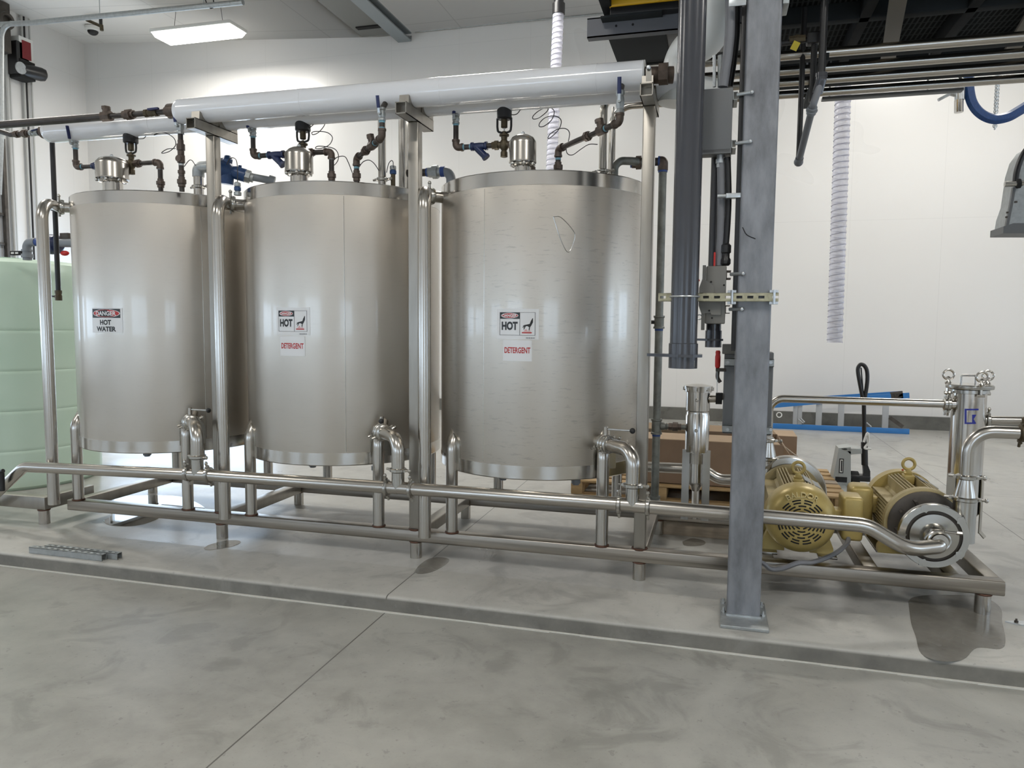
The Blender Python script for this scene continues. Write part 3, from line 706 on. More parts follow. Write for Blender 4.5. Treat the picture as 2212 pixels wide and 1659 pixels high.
def ballvalve(a,b_,par,hand,handlen=.11,side=V(-1,0,0),m='galv'):
    a,b_=Vector(a),Vector(b_); d=(b_-a).normalized(); L=(b_-a).length; c=(a+b_)/2
    b=MB(); b.lathe([(RP*1.45,0),(RP*1.45,L*.16),(RP*1.15,L*.22),(RP*1.35,L*.35),(RP*1.45,L*.5),(RP*1.35,L*.65),(RP*1.15,L*.78),(RP*1.45,L*.84),(RP*1.45,L)],a,d,8)
    b.tube([c,c+V(0,-.042,0)],.010,10)
    v=b.build('ball_valve',M[m],par)
    # lever: flat strap then sleeve
    h=Vector(hand); s_=c+V(0,-.042,0); dd=(h-s_); g=s_+dd*.28
    b=MB(); b.sq([s_,g],.014,.004); b.build('lever',M['zincl'],v)
    b=MB(); b.sweep([g,g+dd*.05,s_+dd*.96,s_+dd*1.0],[(.011*math.cos(q*PI/6),.0065*math.sin(q*PI/6)) for q in range(12)]); b.build('grip',M['grip'],v)
    return v
# --- supply drops from the rear header: valve, strainer, control valve ---
sup=[ # tank: valve x, top/bot y ; elbow ; strainer x0,x1,y ; body centre ; right side elbow x,y ; lid union ; actuator
 dict(v=(162,297,320),e=(165,346),st=(201,217,352),b=(284,354),ac=(264,296,289,312),r=(346,362),u=(348,396),h=(145,272),out=1),
 dict(v=(546,268,295),e=(549,324),st=(580,614,326),b=(655,331),ac=(637,668,263,286),r=(716,337),u=(718,380),h=(530,256),out=1),
 dict(v=(985,240,268),e=(987,303),st=(1018,1053,306),b=(1089,313),ac=(1071,1102,236,260),r=(1150,318),u=(1150,372),h=(981,224),out=0)]
sl=['dark pipe run with strainer and control valve from header to the left tank lid','dark pipe run with blue strainer and control valve to the middle tank lid','dark pipe run with blue strainer and brass control valve to the right tank lid']
TLZ=TZ1-.015
for k,s in enumerate(sup):
    Y=YH2; Q=lambda x,y: qy(x,y,Y)
    t=thing('supply_line',sl[k],'pipe',(Q(*s['b']).x,Y,TLZ),'supply lines with control valves above the tanks')
    vx=Q(s['v'][0],s['v'][1]).x; z1=HZ-HR+.01; z0=Q(s['v'][0],s['v'][2]).z; el=Q(*s['e']); zl=Q(*s['b']).z
    ballvalve((vx,Y,HZ-HR),(vx,Y,z0),t,qy(*s['h'],Y-(.115 if k==0 else .03))); 
    pipe((vx,Y,z0),(vx,Y,zl+.03),t); ringat((vx,Y,z0-.005),(0,0,1),t)
    elbow((vx,Y,zl+.1),(vx,Y,zl),(vx+.1,Y,zl),t)
    x0=Q(s['st'][0],s['st'][2]).x; x1=Q(s['st'][1],s['st'][2]).x; bx=Q(*s['b']).x
    pipe((vx+.03,Y,zl),(x0+.01,Y,zl),t); ringat((vx+.052,Y,zl),(1,0,0),t); ringat((x0-.004,Y,zl),(1,0,0),t)
    L=max(.09,x1-x0); 
    b=MB(); b.lathe([(RP*1.6,0),(RP*1.6,.014),(RP*1.3,.02),(RP*1.4,L*.5),(RP*1.3,L-.02),(RP*1.6,L-.014),(RP*1.6,L)],(x0,Y,zl),(1,0,0),16)
    b.tube([(x0+L*.3,Y,zl-.005),(x0+L*.95,Y-.01,zl-.07)],RP*1.3,16); b.tube([(x0+L*.88,Y-.01,zl-.062),(x0+L*.98,Y-.01,zl-.075)],RP*1.55,8)
    st=b.build('y_strainer',M['navy'],t)
    pipe((x0+L,Y,zl),(bx-.03,Y,zl),t); union((bx-.05,Y,zl),(1,0,0),t,'brass')
    b=MB(); b.lathe([(.014,-.075),(.022,-.072),(.022,-.045),(.016,-.035),(.026,-.018),(.028,0),(.026,.018),(.018,.03),(.020,.05),(.030,.052),(.030,.062),(.012,.066),(.012,.08)],(bx,Y,zl),seg=20)
    b.tube([(bx-.04,Y,zl),(bx+.04,Y,zl)],.021,16)
    cv=b.build('control_valve',M['brass'],t)
    ax0,ax1=Q(s['ac'][0],s['ac'][2]).x,Q(s['ac'][1],s['ac'][2]).x; az0=Q(s['ac'][0],s['ac'][3]).z; az1=HZ-HR+.0
    w2=min(.05,(ax1-ax0)/2); acx=bx
    b=MB(); b.tube([(bx,Y,zl+.06),(bx,Y,az0-.02)],.0045,8); b.build('valve_stem',M['zincl'],cv)
    b=MB(); b.lathe([(.012,-.05),(.020,-.046),(.020,0)],(bx,Y,az0),seg=16); b.build('stem_gland',M['brass'],cv)
    b=MB()
    for sx in(-1,1): b.tube([(bx+sx*.012,Y,zl+.072),(bx+sx*.040,Y,zl+.080),(bx+sx*.044,Y,zl+.11),(bx+sx*.044,Y,az0+.01)],.007,10,bend=.015)
    b.build('yoke',M['blackp'],cv)
    b=MB(); b.lathe([(w2*.8,0),(w2,.008),(w2,az1-az0+.03),(w2*.8,az1-az0+.04)],(acx,Y,az0),seg=24); b.build('actuator',M['black'],cv)
    # run on to the lid
    rx=Q(*s['r']).x
    if k==2: rx=Q(1150,318).x
    union((bx+.055,Y,zl),(1,0,0),t,'fit' if k<2 else 'fit'); pipe((bx+.04,Y,zl),(rx-.02,Y,zl),t); elbow((rx-.1,Y,zl),(rx,Y,zl),(rx,Y,zl-.1),t)
    pipe((rx,Y,zl-.02),(rx,Y,TLZ),t); ringat((rx,Y,zl-.046),(0,0,1),t,'galv'); zu=Q(*s['u']).z; union((rx,Y,max(zu,TLZ+.02)),(0,0,1),t,L=.05)
# --- return drops from the front header ---
def retline(label,vx,zt,zb_,hand,p0,pz,tee,un,lid,lu):
    Y=YH1-.095; top=qy(vx,zt,Y); x=top.x; z0=qy(vx,zb_,Y).z
    t=thing('return_line',label,'pipe',(lid[0].x,lid[0].y,TLZ),'sloping lines between the front header and the lids')
    e=V(x,Y,qy(*p0,Y).z); l=lid[0]; zz=e.z; zend=lid[1]
    ballvalve((x,Y,top.z),(x,Y,z0),t,hand); pipe((x,Y,top.z-.01),(x,YH1,HZ-.01),t)
    pipe((x,Y,z0),(x,Y,zz+.03),t); ringat((x,Y,z0-.006),(0,0,1),t); ringat((x,Y,zz+.05),(0,0,1),t)
    end=V(l.x,l.y,zend); d=(end-e).normalized()
    elbow(e+V(0,0,.1),e,e+d*.1,t); pipe(e+d*.02,end-d*.02,t,'iron')
    c=e+d*(end-e).length*tee; ringat(c-d*.035,d,t); 
    b=MB(); b.tube([c-d*.03,c+d*.03],RP*1.7,8); b.tube([c,c+V(-.012,0,.045)],RP*1.3,12); b.lathe([(RP*1.5,0),(RP*1.5,.02)],c+V(-.014,0,.042),(-.2,0,1),6); b.build('check_valve',M['fit'],t)
    union(e+d*(end-e).length*un,d,t,'fit')
    elbow(end-d*.1,end,end-V(0,0,.1),t); pipe(end-V(0,0,.02),(end.x,end.y,TLZ),t); ringat(end-V(0,0,.06),(0,0,1),t)
    union((end.x,end.y,max(lu,TLZ+.025)),(0,0,1),t,L=.055)
    return t
def endpt(px,py,z): return qz(px,py,z)
# right tank
e=qy(1339,263,YH1-.095); l=qy(1206,322,.22)
retline('dark pipe sloping from the blue-handled valve by the right post to the right tank',1340,196,246,qy(1338,166,YH1-.16),(1339,264),0,.27,.5,(l,l.z),qy(1205,362,.22).z)
l=qy(770,342,.10)
retline('dark pipe sloping from the blue-handled valve left of the middle post to the middle tank',825,233,261,qy(815,206,YH1-.16),(825,296),0,.35,.62,(l,l.z),qy(769,380,.10).z)
# left tank: straight drop from the supply tee at the header end
Y=YH1; t=thing('return_line','straight dark pipe drop from the front header end to the left tank lid','pipe',(qy(391,340,Y).x,Y,TLZ))
x=qy(390,300,Y).x; z=lambda y: qy(390,y,Y).z
zh=qy(374,240,Y).z
pp=qy(374,240,Y)
elbow(V(pp.x-.1,Y,zh),V(pp.x,Y,zh),V(x,Y,z(262)),t,r=RP*1.6)
pipe((pp.x,Y,zh),(x,Y,z(262)),t,'iron',RP*1.3)
ballvalve((x,Y,z(258)),(x,Y,z(290)),t,qy(376,246,Y-.05)); pipe((x,Y,z(290)),(x,Y,TLZ),t)
for y in (306,330,356): ringat((x,Y,z(y)),(0,0,1),t,'galv')
union((x,Y,z(319)),(0,0,1),t,L=.08,r=RP*1.6,name='check_valve'); b=MB(); b.tube([(x,Y,z(336)),(x,Y,z(352))],RP*1.5,14); b.tube([(x,Y,z(344)),(x,Y-.03,z(344))],RP*1.3,14); b.build('tee',M['fit'],t)
union((x,Y,z(393)),(0,0,1),t,L=.055); union((x,Y,z(372)),(0,0,1),t,L=.04,r=RP*1.4)
# --- dark feed pipe coming from the left into the front header ---
Y=YH1; a=qy(-70,276,Y); t=thing('feed_pipe','long dark pipe from the left edge to the front header end','pipe',(qy(190,256,Y).x,Y,zh-.03))
zl=zh; R=.024
x_=lambda px: qy(px,260,Y).x
pipe((x_(-90),Y,zl),(x_(232),Y,zl),t,'iron',.026); pipe((x_(232),Y,zl),(xa+.02,Y,zl),t,'iron',.0185)
b=MB(); b.tube([(x_(222),Y,zl),(x_(240),Y,zl)],.034,8); b.tube([(x_(230),Y,zl),(x_(231),Y,zl+.05)],.026,12); b.lathe([(.03,0),(.03,.02)],(x_(230),Y,zl+.045),(0,0,1),6); b.build('check_valve',M['fit'],t)
union((x_(279),Y,zl),(1,0,0),t,r=.036,L=.07)
vv=MB(); vv.lathe([(.026,0),(.026,.02),(.02,.025),(.026,.05),(.02,.075),(.026,.08),(.026,.1)],(x_(314),Y,zl),(1,0,0),8); vv=vv.build('ball_valve',M['brass'],t)
b=MB(); b.sq([(x_(330),Y-.04,zl+.01),(x_(352),Y-.04,zl+.012)],.018,.012); b.build('grip',M['grip'],vv)
b=MB(); b.tube([(xa-.07,Y,zl),(xa+.03,Y,zl)],.048,20); b.build('reducer',M['fit'],t)
# --- small branch into the rear header end ---
Y=YH2; t=thing('feed_branch','short dark pipe with a valve entering the rear header end at far left','pipe',(qy(50,281,Y).x,Y,HZ-.03))
zr=HZ; x_=lambda px: qy(px,281,Y).x
p0=qy(-30,268,Y)
b=MB(); b.tube([V(p0.x,Y,zr+.07),V(x_(22),Y,zr),V(x20+.02,Y,zr)],.0185,16,bend=.05); b.build('pipe_section',M['iron'],t)
union((x_(54),Y,zr),(1,0,0),t,r=.03,L=.05); ballvalve((x_(66),Y,zr),(x_(84),Y,zr),t,V(x_(92),Y-.04,zr+.012)); b=MB(); b.tube([(x20-.045,Y,zr),(x20+.02,Y,zr)],.046,20); b.build('reducer',M['fit'],t)
union((x_(36),Y,zr),(1,0,0),t,r=.027,L=.045)
# long black drop
Y=YH2+.02; x1=qy(112,290,Y).x; zb_=qy(131,636,Y).z; 
t=thing('drain_drop','long black vertical pipe with a small valve at its lower end, left of the tanks','pipe',(x1,Y,zb_))
pipe((x1,Y,HZ-HR+.01),(x1,Y,zb_),t,'blackp',.0175); 
b=MB(); b.lathe([(.024,-.045),(.024,-.01),(.02,0),(.024,.01),(.024,.03)],(x1,Y,zb_),seg=8); b.tube([(x1,Y,zb_-.015),(x1-.03,Y,zb_-.015)],.012,10); v=b.build('ball_valve',M['brass'],t)
b=MB(); b.sq([(x1-.03,Y,zb_-.015),(x1-.09,Y,zb_-.012)],.014,.012); b.build('grip',M['black'],v)
# ================= grey-blue actuated valves =================
def blueValve(label,pts,r,vb,par_loc,m='galv',diag=True):
    pass
Y=.22
A=lambda x,y,Y=.22: qy(x,y,Y)
t=thing('level_valve','blue motorised valve with grey pipe between the left and middle tank lids','valve',(A(428,400).x,.22,TLZ),'blue actuated valves')
x=A(429,400).x
b=MB(); b.tube([(x,.22,TLZ),(x,.22,A(429,378).z)],.034,20); b.build('sanitary_nozzle',M['polish'],t)
clampring(V(x,.22,A(429,404).z),(0,0,1),.034,t,bolt=V(1,-.2,0))
zc2=A(440,361).z; 
b=MB(); b.tube([(x,.22,A(429,382).z),(x,.22,zc2),(A(455,361).x,.22,zc2)],.040,20,bend=.07); b.build('elbow',M['galv'],t)
p0=V(A(452,361).x,.22,zc2); p1=qy(492,368,.25); p2=qy(528,379,.30); p3=qy(590,391,.38)
b=MB(); b.tube([p0,p1],.036,16); 
for q in (.1,.3,.5): c=p0+(p1-p0)*q; d=(p1-p0).normalized(); b.tube([c-d*.006,c+d*.006],.044,20)
b.build('pipe_section',M['galv'],t)
d=(p2-p1).normalized()
b=MB(); b.lathe([(.03,-.05),(.052,-.045),(.058,-.01),(.055,.03),(.040,.05),(.046,.07),(.046,.14),(.036,.15)],p1+d*-.02,d,20); 
b.tube([p1,p1+V(-.01,0,-.095)],.045,16); b.lathe([(.03,0),(.035,.03),(.02,.06)],p1+V(.0,0,.04),(0,0,1),14); b.tube([p1+d*.08,p1+d*.085+V(0,0,.06)],.012,10)
b.build('actuated_body',M['bluev'],t)
b=MB(); b.bbx(p1+V(-.07,-.02,.055),p1+V(.01,.03,.085),.006); b.build('position_indicator',M['pvcl'],t)
union(p2+d*.02,d,t,'galv',r=.045,L=.07); b=MB(); b.tube([p2,p3],.026,16); b.tube([p3-d*.03,p3+d*.01],.034,16); b.build('grey_pipe',M['pvcl'],t)
# second blue valve on the green tank
Y=.62; A=lambda x,y: qy(x,y,.62)
t=thing('level_valve','navy actuated valve with a grey elbow standing on the green tank top','valve',(A(58,560).x,Y,A(58,560).z),'blue actuated valves')
x=A(59,555).x; z0=A(59,562).z; zc2=A(70,523).z
b=MB(); b.tube([(x,Y,z0),(x,Y,zc2),(A(78,523).x,Y,zc2)],.034,20,bend=.06); b.tube([(x,Y,z0+.02),(x,Y,z0+.05)],.045,20); b.tube([(x,Y,zc2-.075),(x,Y,zc2-.06)],.043,20); b.build('elbow',M['pvcl'],t)
b=MB(); b.tube([A(70,523),A(152,525)],.030,16); b.build('pipe_section',M['blueseal'],t)
b=MB(); b.lathe([(.045,-.09),(.075,-.06),(.082,0),(.075,.06),(.045,.09)],A(112,528),(1,0,0),24); b.build('actuated_body',M['navy'],t)
b=MB(); b.tube([A(130,525),A(160,525)],.034,16); b.build('grey_pipe',M['pvcl'],t)
b=MB(); b.bbx(A(131,518)+V(0,-.01,0),A(149,503)+V(0,.03,0),.004); b.build('bracket',M['cast'],t)
b=MB(); b.bbx(A(26,552)+V(0,-.02,0),A(54,542)+V(0,.0,0),.003); b.build('slotted_bracket',M['dark'],t)
b=MB(); 
for px in (32,41): b.bb(A(px-3,549)+V(0,-.023,0),A(px+3,545)+V(0,-.02,0))
b.build('bracket_slot',M['white'],t)
b=MB(); b.ball(A(140,547),.035,14,(1.2,.6,.6)); b.build('red_cap',M['red'],t)
# grey pvc union & elbow behind middle post
Y=.45; A=lambda x,y: qy(x,y,.45)
t=thing('tank_inlet','dark pipe with grey union and elbow above the gap of the middle and right tanks','pipe',(A(972,400).x,Y,A(972,415).z))
x=A(974,400).x; zz=A(930,372).z
b=MB(); b.tube([(A(880,372).x,Y,zz),(A(930,372).x,Y,zz)],.026,16); b.build('pipe_section',M['iron'],t)
b=MB(); b.tube([(A(925,372).x,Y,zz),(x,Y,zz),(x,Y,A(974,412).z)],.032,18,bend=.055); b.build('elbow',M['pvcl'],t)
union((A(940,372).x,Y,zz),(1,0,0),t,'galv',r=.046,L=.07); ringat((A(957,372).x,Y,zz),(1,0,0),t,'blueseal',r=.035,h=.014); ringat((A(924,372).x,Y,zz),(1,0,0),t,'blueseal',r=.03,h=.008)
# level probe heads on lids
for (px,py,lab,yy_) in ((513,402,'small grey level probe on the left end of the middle tank lid',-.0),(849,372,'blue-collared level probe near the right end of the middle tank lid',.30)):
    c=qy(px,py,yy_); zb_=min(TLZ,c.z-.02) if px>600 else c.z-.06
    t=thing('level_probe',lab,'probe',(c.x,yy_,zb_),'level probes')
    zt=qy(px,[362,398][px<600],yy_).z
    b=MB(); b.lathe([(.024,0),(.024,.02),(.016,.024),(.016,max(.05,zt-zb_-.04))],(c.x,yy_,zb_),seg=8); b.build('gland_body',M['brass'] if px>600 else M['galv'],t)
    b=MB(); b.lathe([(.017,-.045),(.022,-.04),(.022,-.02),(.018,-.016)],(c.x,yy_,zt),seg=16); b.build('collar',M['bluev'],t)
    b=MB(); b.lathe([(.018,-.016),(.021,-.012),(.021,.008),(.012,.014),(0,.014)],(c.x,yy_,zt),seg=16); b.build('probe_cap',M['galv'],t)
# ================= overhead stainless runs and risers =================
RZ=3.03; RR=.026
def run(x0,y,z,zb_,label,r=RR,x1=8.5,yb=None):
    t=thing('process_pipe',label,'pipe',(x0,y,zb_),'parallel stainless pipes under the platform')
    b=MB(); b.tube([(x0,y,zb_),(x0,y,z),(x1,y,z)],r,20,bend=.14); b.build('pipe',M['steel'],t)
    return t
y1=qz(1780,114,RZ).y; y2=qz(1780,147,RZ).y; y3=qz(1780,172,RZ).y; y4=qz(1780,199,RZ).y
xr1=qy(825,330,y1).x
t=run(xr1,y1,RZ,TLZ,'stainless pipe rising from the middle tank lid, topmost run under the platform'); clampring(V(xr1,y1,qy(822,388,y1).z),(0,0,1),RR,t,bolt=V(1,-.2,0))
t=run(qy(869,330,y2).x,y2,RZ,TLZ-.2,'stainless pipe rising just left of the middle post, second overhead run')
t=run(qy(884,330,y3).x,y3,RZ,TLZ-.2,'stainless pipe rising beside the middle post, third overhead run')
xr4=qy(1322,300,y4).x
t=run(xr4,y4,RZ,TLZ-.2,'stainless pipe bending up behind the right tank, lowest overhead run')
xr5=qy(1303,300,.6).x
t=thing('process_pipe','stainless riser with a clamp on the right tank lid, hidden above by the header','pipe',(xr5,.6,TLZ)); b=MB(); b.tube([(xr5,.6,TLZ),(xr5,.6,2.92),(xr5+.10,.75,3.05)],RR,20,bend=.08); b.build('pipe',M['steel'],t); clampring(V(xr5,.6,qy(1300,370,.6).z),(0,0,1),RR,t,bolt=V(1,-.2,0))
b=MB(); b.tube([(xr5+.06,.6,TLZ),(xr5+.06,.6,2.9)],.009,8); b.build('side_tube',M['polish'],t)
# ================= control cables =================
def cable(label,pts,r=.0028,m='black',cat='cable',grp=None,name='cable'):
    b=MB(); b.tube(smooth(pts),r,6); o=b.build(name,M[m]); tag(o,label,cat,grp); return o
P_=lambda L,Y: [qy(x,y,Y) for x,y in L]
cable('coiled black cable hanging from the header over the right tank',P_([(1184,230),(1182,240),(1165,254),(1152,257),(1152,250),(1166,238),(1185,232),(1197,240),(1192,258),(1176,272),(1165,273),(1167,264),(1180,253),(1200,251),(1212,260),(1208,278),(1193,294),(1184,299),(1188,290),(1205,279),(1222,278),(1230,287),(1228,304),(1223,322),(1227,333),(1238,334),(1255,322),(1272,312),(1291,312)],.18))
cable('coiled black cable hanging from the header over the middle tank',P_([(702,262),(700,272),(688,286),(676,291),(674,286),(684,284),(706,286),(718,297),(712,312),(696,320),(682,321),(686,316),(705,317),(723,322),(731,335),(728,350),(712,366)],.14))
cable('looped black cable beside the control valve of the left tank',P_([(343,287),(333,292),(340,288),(356,287),(372,295),(379,305),(378,316),(366,327),(352,331),(350,329),(362,322),(379,321)],.10))
cable('short black signal lead at the left control valve actuator',P_([(296,299),(303,300),(312,298),(318,287)],.13))
cable('short black signal lead at the middle control valve actuator',P_([(668,277),(676,270),(684,262)],.13))
cable('short black signal lead at the right control valve actuator',P_([(1102,247),(1110,248),(1118,245),(1126,234)],.13))
cable('thin black cable arching between fittings on the middle tank lid',P_([(716,352),(728,340),(744,338),(752,350),(761,373)],.12))
cable('thin black cable arching to the stainless riser on the middle tank lid',P_([(773,365),(784,350),(797,346),(808,353),(819,369)],.16))
cable('thin black cable looping to the blue level probe',P_([(835,373),(839,355),(845,347),(849,350),(849,362)],.28))
cable('thin black cable arching left of the blue motorised valve',P_([(398,360),(408,347),(415,347),(422,357)],.18))
cable('thin black cable arching over the blue motorised valve down to the probe',P_([(489,356),(496,344),(504,341),(511,348),(513,370),(513,396)],.02))
# ================= grey column with strut and services =================
CX0,CX1=qy(1571,1300,-.465).x,qy(1643,1300,-.465).x; CY0,CY1=-.465,-.295; CXm=(CX0+CX1)/2
t=thing('steel_column','galvanised square steel column bolted to the slab in front of the pumps','column',(CXm,-.38,0))
b=MB(); b.bbx((CX0,CY0,.018),(CX1,CY1,3.34),.012); b.build('shaft',M['colm'],t)
b=MB(); b.bbx((qz(1556,1357).x,qz(1556,1357).y,0),(CX1+.035,-.235,.018),.003); b.build('base_plate',M['galv'],t)
b=MB(); b.torus((CXm,-.38,.018),(0,0,1),.005,.002); 
b=MB(); b.sq([(CX0-.004,CY0-.003,.022),(CX1+.004,CY0-.003,.022)],.012,.012); b.build('weld_bead',M['zincl'],t)
for (x,y) in ((CX0-.017,-.43),(CX1+.017,-.43),(CX0-.017,-.30),(CX1+.017,-.30)):
    b=MB(); b.lathe([(.011,.018),(.011,.028),(.006,.029),(.006,.045),(0,.045)],(x,y,0),seg=6); b.build('anchor_bolt',M['zincl'],t)
b=MB(); b.tube(smooth([qy(1604,491,CY0-.001),qy(1613,507,CY0-.001),qy(1632,516,CY0-.001)],4),.0022,6); b.build('scratch',M['dark'],t)
def strutsec(b,a,c,s_=.041,open_='back',slots=None,zu=(0,0,1)):
    pass
# slotted strut across the column
SY=CY0-.042; s0=qy(1422,642,SY); s1=qy(1682,641,SY); zc_=s0.z; hh=.0205
t=thing('strut_channel','slotted zinc strut channel clamped across the column front, holding the large grey pipe','strut',((s0.x+s1.x)/2,SY,zc_-hh)); 
def slotted(x0,x1,yf,yb,z0,z1,slots,par,m,horizontal=True):
    # channel with a slotted face at y=yf
    b=MB(); th=.003; L=.028; H=.013; zm=(z0+z1)/2; xs=[x0]
    for s_ in slots: b.bb((xs[-1],yf,z0),(s_-L/2,yf+th,z1)); b.bb((s_-L/2,yf,z0),(s_+L/2,yf+th,zm-H/2)); b.bb((s_-L/2,yf,zm+H/2),(s_+L/2,yf+th,z1)); xs.append(s_+L/2)
    b.bb((xs[-1],yf,z0),(x1,yf+th,z1))
    b.bb((x0,yf,z0),(x1,yb,z0+th)); b.bb((x0,yf,z1-th),(x1,yb,z1)); b.bb((x0,yb-th,z0),(x1,yb,z0+.010)); b.bb((x0,yb-th,z1-.010),(x1,yb,z1))
    return b.build('channel',m,par,weld=False)
sl=[qy(px,640,SY).x for px in (1432,1525,1549,1573,1597,1621,1645,1675)]
slotted(s0.x,s1.x,SY,SY+.041,zc_-hh,zc_+hh,sl,t,M['zinc'])
for px in (1581,1672):
    x=qy(px,640,SY).x; b=MB(); b.tube([(x,SY-.012,zc_-.034),(x,SY-.012,zc_+.034)],.006,10); b.bb((x-.02,SY+.005,zc_+.022),(x+.02,SY+.06,zc_+.034)); b.bb((x-.02,SY+.005,zc_-.034),(x+.02,SY+.06,zc_-.022)); b.build('beam_clamp',M['zincl'],t)
# large grey pvc pipe
PY=SY-.068; PR=.0655; px0=qy(1494,0,PY).x; xc=(qy(1449,700,PY).x+qy(1506,700,PY).x)/2
t=thing('vacuum_pipe','large dark grey PVC pipe hanging in front of the strut, open at its lower end','pipe',(xc,PY,qy(1472,795,PY).z))
zf=qy(1470,768,PY).z; ze=qy(1472,795,PY).z; zc1=qy(1472,742,PY).z
b=MB(); b.tube([(xc,PY,zc1-.01),(xc,PY,ZC2-.02)],PR,40); b.build('pipe',M['pvc'],t)
b=MB(); b.lathe([(PR+.005,zf),(PR+.005,zc1),(PR,zc1+.003)],(xc,PY,0),seg=40); b.build('upper_coupling',M['pvc'],t)
b=MB(); b.lathe([(PR-.004,ze+.10),(PR-.004,ze),(PR+.004,ze),(PR+.004,zf)],(xc,PY,0),seg=40); b.build('lower_coupling',M['pvc'],t)
x0=qy(1397,767,PY-.02).x; x1=qy(1517,770,PY).x
b=MB(); b.poly([(x0,PY-.012,zf-.006),(x0,PY+.012,zf-.006),(xc-.06,PY+.06,zf-.006),(xc,PY+.085,zf-.006),(x1-.01,PY+.07,zf-.006),(x1,PY+.02,zf-.006),(x1,PY-.04,zf-.006),(xc+.05,PY-.08,zf-.006),(xc-.02,PY-.085,zf-.006),(xc-.06,PY-.055,zf-.006)],(0,0,.014)); b.build('blast_gate',M['pvc'],t)
b=MB(); b.torus((xc,PY,zc_),(0,0,1),PR+.004,.0045,32,8,a0=0,a1=2*PI); b.build('u_bolt',M['zincl'],t)
b=MB(); 
b.bb((xc+PR*.82,PY-PR*.62,ze+.01),(xc+PR*.87,PY-PR*.55,ze+.04)); b.build('sticker',M['white'],t)
# smaller dark pipe behind
GY=-.32; A=lambda x,y,Y=GY: qy(x,y,Y)
xc=A(1541,730).x; xt=xc; r=(A(1556,690).x-A(1523,690).x)/2*.98
t=thing('vacuum_pipe','smaller dark grey PVC pipe passing behind the disconnect switch','pipe',(xc,GY,A(1537,750).z))
ze=A(1537,750).z; zf=A(1537,734).z; zu=A(1537,716).z
b=MB(); b.tube([(xc,GY,zu),(xc,GY,A(1545,198).z)],r,28); b.build('pipe',M['pvc'],t)
b=MB(); b.lathe([(r-.003,ze+.04),(r-.003,ze),(r+.004,ze),(r+.004,zu+.005)],(xc,GY,0),seg=28); b.build('coupling',M['pvc'],t)
b=MB(); b.poly([(A(1500,733).x,GY-.01,zf-.005),(A(1500,733).x,GY+.01,zf-.005),(xc-.03,GY+.05,zf-.005),(A(1562,735).x,GY+.03,zf-.005),(A(1562,735).x,GY-.03,zf-.005),(xc-.03,GY-.055,zf-.005)],(0,0,.011)); b.build('blast_gate',M['pvc'],t)
# junction box beside the column
JY=-.45; a=qy(1512,346,JY); c=qy(1584,188,JY); 
t=thing('junction_box','plain grey junction box left of the column top','electrical box',((a.x+c.x)/2,JY,a.z)); 
b=MB(); b.bbx((a.x,JY,a.z+.03),(c.x,JY+.10,c.z),.004); b.build('box_body',M['cab'],t)
b=MB(); 
b.bb((a.x,JY,a.z+.005),(a.x+.003,JY+.10,a.z+.03)); b.bb((c.x-.003,JY,a.z+.005),(c.x,JY+.10,a.z+.03)); b.bb((a.x,JY,a.z+.028),(c.x,JY+.004,a.z+.05)); b.build('cover_lip',M['cab'],t)
b=MB(); b.lathe([(.018,-.06),(.018,-.04),(.022,-.04),(.022,-.02),(.018,-.02),(.018,.03)],(qy(1556,350,JY+.05).x,JY+.05,a.z+.03),seg=18); b.build('conduit_fitting',M['zincl'],t)
for py in (205,310): # side struts to the column
    p=qy(1590,py,JY); b=MB(); b.bb((c.x,JY+.01,p.z-.02),(c.x+.004,JY+.15,p.z+.02)); b.bb((c.x,JY+.01,p.z-.02),(c.x+.022,JY+.15,p.z-.017)); b.bb((c.x,JY+.01,p.z+.017),(c.x+.022,JY+.15,p.z+.02)); b.build('side_strut',M['galv'],t)
    b=MB(); b.tube([(c.x+.02,JY+.0,p.z),(CX0+.035,CY0-.012,p.z+.0)],.009,10); b.ball((CX0+.035,CY0-.012,p.z),.0105,10); b.build('beam_clamp_tongue',M['zincl'],t)
# bundle of cords between box and switch
dY=-.42
zt=qy(1545,350,JY+.05).z; zb_=qy(1550,580,-.46).z
def cord(label,xs,r,m,Y=dY,top=None,bot=None,nm='conduit',grp='conduits beside the column'):
    pts=[qy(x,y,Y) for x,y in xs]; b=MB(); b.tube(smooth(pts),r,16); o=b.build(nm,M[m]); tag(o,label,'conduit',grp); return o
cord('grey flexible conduit from the junction box to the disconnect switch',[(1557,345),(1558,420),(1557,500),(1553,574)],.019,'cableg',JY+.05)
cord('black cord running down close to the column to a black fitting',[(1572,340),(1574,420),(1572,480),(1567,545)],.0145,'black',JY+.04)
cord('bright conduit edge beside the grey flexible conduit',[(1565,345),(1566,420),(1564,500),(1561,574)],.006,'zincl',JY+.07)
cord('black thick conduit rising beside the column top to the platform',[(1577,-20),(1577,60),(1573,110),(1566,160),(1562,188)],.024,'cableg',JY+.03)
cord('second black conduit rising behind the grey one at the column top',[(1592,-20),(1590,70),(1584,130),(1575,188)],.018,'black',JY+.10)
cord('left zinc conduit entering the junction box top',[(1543,120),(1543,188)],.008,'zincl',JY+.05)
cord('right zinc conduit entering the junction box top',[(1557,120),(1557,188)],.015,'galv',JY+.06)
p=qy(1569,545,JY+.04); q_=qy(1567,574,JY+.04)
b=MB(); b.lathe([(.017,0),(.025,.01),(.025,.03),(.019,.04),(.019,.06),(.025,.065),(.025,.1),(.016,.11)],(q_.x,JY+.04,q_.z),seg=10); tag(b.build('cord_grip',M['black']),'black cord grip on top of the disconnect switch by the column','cord grip')
